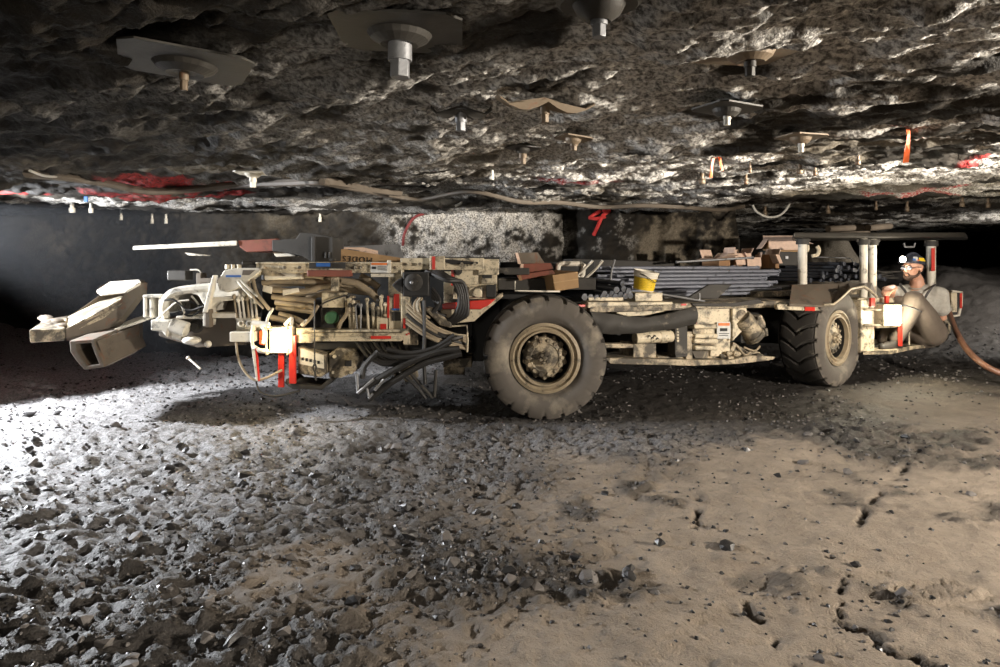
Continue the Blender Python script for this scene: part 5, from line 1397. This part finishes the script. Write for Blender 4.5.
# tee shirt with short wide sleeves
cl = [[(hip+Vector((0,0,.05)),.140),(chest+Vector((0,0,-.10)),.140),(chest+Vector((0,0,-.01)),.142),(neck+Vector((0,0,-.085)),.090)],
      [(shR,.066),(neck-lft*.05+Vector((0,.0,-.052)),.066),(neck+lft*.05+Vector((0,.0,-.052)),.066),(shL,.068)],
      [(chest+lft*.07+Vector((0,0,-.02)),.12),(shL-lft*.03,.078)],[(chest-lft*.07+Vector((0,0,-.02)),.12),(shR+lft*.03,.074)],
      [(shL,.070),(shL.lerp(elL,.40),.072),(shL.lerp(elL,.62),.080)], [(shR,.070),(shR.lerp(elR,.45),.068),(shR.lerp(elR,.70),.070)]]
shirt = blob(cl, 'tee_shirt', SHIRT, man, .011, 5)
b = MB(); p = shL.lerp(elL,.66); dd = (elL-shL).normalized(); b.lathe(p, dd, [(.080,-.006),(.085,.0),(.080,.008),(.07,.004)], 20, cap=False); b.build('sleeve_hem', SHIRT, shirt)
b = MB(); pn = neck+Vector((0,0,-.012)); b.lathe(pn+f*.012, (Vector((0,0,1))+f*.35).normalized(), [(.074,-.008),(.082,.0),(.076,.008)], 24, cap=False); b.build('collar', SHIRT, shirt)
b = MB(); q0 = chest+f*.150+Vector((0,0,.012)); b.tube([q0-lft*.07, q0+f*.006, q0+lft*.04], .016, 8, flat=.9); o = b.build('orange_print', plain('orange_print_ink', (.85,.38,.03), .7), shirt); o['label'] = 'orange print on the chest'
# overalls
cl = [[(hipL,.135),(hipL.lerp(kneeL,.5),.128),(kneeL,.098),(kneeL.lerp(ankL,.45),.088),(ankL+Vector((0,0,.02)),.064)],
      [(hipR,.112),(hipR.lerp(kneeR,.5),.100),(kneeR,.080),(kneeR.lerp(ankR,.45),.072),(ankR+Vector((0,0,.02)),.062)],
      [(hip+Vector((.05,.03,-.03)),.13),(hip+Vector((0,0,.04)),.158),(hip+Vector((0,0,.08))+f*.01,.156)]]
ov = blob(cl, 'overalls', OVER, man, .011, 5)
b = MB(); b.tube([hip+f*.165+Vector((0,0,.09))-lft*.02, chest+f*.165+lft*.035+Vector((0,0,-.05)), chest+f*.150+lft*.085+Vector((0,0,.07)), shL-lft*.055+Vector((0,0,.085))+f*.03, shL-lft*.06+Vector((0,0,.075))-f*.06], .019, 8, flat=.35); b.build('strap', STRAP, ov)
b = MB(); b.tube([hip+f*.165+Vector((0,0,.09))-lft*.08, chest+f*.165-lft*.06+Vector((0,0,-.05)), chest+f*.140-lft*.09+Vector((0,0,.07)), shR+lft*.045+Vector((0,0,.085))+f*.03, shR+lft*.05+Vector((0,0,.075))-f*.06], .018, 8, flat=.35); b.build('strap', STRAP, ov)
# knee pad edge
b = MB(); kd = (ankL-kneeL).normalized(); b.lathe(kneeL+kd*.075, kd, [(.096,-.008),(.102,0),(.096,.008)], 24, cap=False); b.build('knee_pad_edge', STRAP, ov)
for nm, ank, yaw in (('boot', ankL, .2), ('boot', ankR, .1)):
    d_ = Vector((-.90,-.35,0)).normalized()
    blob([[(ank+Vector((0,0,.05)),.058),(ank+Vector((0,0,-.035)),.052)],[(ank+Vector((0,0,-.040))-d_*.03,.045),(ank+d_*.10+Vector((0,0,-.045)),.046),(ank+d_*.18+Vector((0,0,-.052)),.038)]], nm, BOOT, man, .012, 3)
# beard
def beard_extra(b):
    b.ball(HP(0,.060,-.100), .040, (1.12,.85,.72), 12, 8, HR)
    for s in (-1, 1):
        b.tube([HP(s*.022,.085,-.088), HP(s*.056,.045,-.085), HP(s*.070,.012,-.060), HP(s*.074,.004,-.030)], .017, 8, r2=.010)
    b.tube([HP(-.030,.088,-.075), HP(-.022,.102,-.054), HP(0,.106,-.051), HP(.022,.102,-.054), HP(.030,.088,-.075)], .0075, 7)
bm_ = MB(); beard_extra(bm_); o = bm_.build('beard', HAIR, man)
m = o.modifiers.new('fuse', 'REMESH'); m.mode = 'VOXEL'; m.voxel_size = .006; m.use_smooth_shade = True
m = o.modifiers.new('soft', 'SMOOTH'); m.factor = .5; m.iterations = 3
b = MB()   # short dark hair under the hat
b.ball(HP(0,-.022,.040), .098, (.83,.95,.72), 18, 10, HR); b.build('hair', HAIR, man)
for s in (-1, 1):
    b = MB(); b.ball(HP(s*.032,.082,-.004), .0115, (1,1,1), 12, 9, HR); o = b.build('eye', plain('eye_white_%d' % (s+1), (.75,.72,.68), .25, var=0), man)
    b = MB(); b.ball(HP(s*.032,.0905,-.004), .0052, (1,.6,1), 10, 7, HR); b.build('iris', INK, o)
    b = MB(); b.tube([HP(s*.014,.096,.016), HP(s*.032,.096,.021), HP(s*.050,.086,.016)], .0045, 6); b.build('eyebrow', HAIR, man)
# spectacles
b = MB()
for s in (-1, 1):
    pts = [HP(s*(.032+.024*math.cos(a)), .103-.010*abs(math.cos(a))*(math.cos(a) > 0), -.004+.017*math.sin(a)) for a in [2*math.pi*k/14 for k in range(15)]]
    b.tube(pts, .0036, 6, smooth_pts=False); b.tube([HP(s*.055,.094,.004), HP(s*.078,.05,.006), HP(s*.084,-.015,.002)], .0042, 6)
b.tube([HP(-.009,.106,0), HP(.009,.106,0)], .0035, 6)
sp = b.build('spectacles', FRAMEB, man)
for s in (-1, 1):
    b = MB(); ring = [HP(s*(.032+.022*math.cos(a)), .102-.010*abs(math.cos(a))*(math.cos(a) > 0), -.004+.0155*math.sin(a)) for a in [2*math.pi*k/14 for k in range(14)]]
    b.loft([ring, [p-hf*.0015 for p in ring]]); b.build('lens', LENS, sp)
# hard hat with peak, stickers and cap lamp
HT = HR @ Matrix.Rotation(math.radians(6), 3, 'X')
def QP(x, y, z): return hd+HR @ Vector((0,-.012,.040))+HT @ Vector((x, y, z))
b = MB(); rings = []
for k in range(10):
    th = math.pi/2*k/9.3; r_ = math.cos(th); z = math.sin(th)
    rings.append([QP(.094*r_*math.cos(a), .116*r_*math.sin(a), .006+.088*z) for a in [2*math.pi*i/32 for i in range(32)]])
rim = [QP(.106*math.cos(a), (.126 if math.sin(a) < 0 else .165)*math.sin(a), -.004+.004*math.sin(a)) for a in [2*math.pi*i/32 for i in range(32)]]
rim2 = [QP(.104*math.cos(a), (.124 if math.sin(a) < 0 else .163)*math.sin(a), -.009+.004*math.sin(a)) for a in [2*math.pi*i/32 for i in range(32)]]
inn = [QP(.088*math.cos(a), .110*math.sin(a), -.002) for a in [2*math.pi*i/32 for i in range(32)]]
b.loft([inn, rim2, rim]+rings, smooth=True)
b.tube([QP(0,.118,.02), QP(0,.09,.072), QP(0,.0,.1), QP(0,-.09,.072), QP(0,-.118,.02)], .012, 8)
hat = b.build('hard_hat', HATM, man)
def sticker(a0, a1, z0, z1, mat, name, lab):
    b = MB(); n_ = 8; L = [[], []]
    for i in range(n_+1):
        a = a0+(a1-a0)*i/n_
        for j, z in enumerate((z0, z1)):
            th = math.asin(min(.99, z/.088)); r_ = math.cos(th)
            L[j].append(QP(.0965*r_*math.cos(a), .1185*r_*math.sin(a), .006+.090*z/.088))
    for i in range(n_): b.add([L[0][i], L[0][i+1], L[1][i+1], L[1][i]], [(0,1,2,3)])
    o = b.build(name, mat, hat); o['label'] = lab
sticker(math.radians(-38), math.radians(22), .014, .046, YEL, 'sticker', 'yellow sticker on the hat')
sticker(math.radians(28), math.radians(52), .016, .052, LABELW, 'sticker', 'white sticker on the hat')
sticker(math.radians(40), math.radians(54), .016, .034, LABELB, 'sticker', 'blue sticker on the hat')
sticker(math.radians(24), math.radians(32), .012, .026, ORNG, 'sticker', 'orange sticker on the hat')
lc = QP(0,.128,.030); la_ = (HT @ Vector((0,1,-.15))).normalized()
b = MB(); b.lathe(lc, la_, [(.012,-.02),(.026,-.012),(.030,.006),(.034,.028),(.031,.030)], 20, cap=False); b.lathe(lc, la_, [(.026,-.012),(.010,-.014)], 20); cl_ = b.build('cap_lamp', BLACKST, hat)
b = MB(); b.ball(lc+la_*.028, .031, (1,1,1), 14, 9); o = b.build('lamp_lens', CAPL, cl_); o['label'] = 'glowing lens'
pl_ = lc+la_*.075
point('cap_lamp_bulb', tuple(pl_), 6, (1,.9,.75), .02)
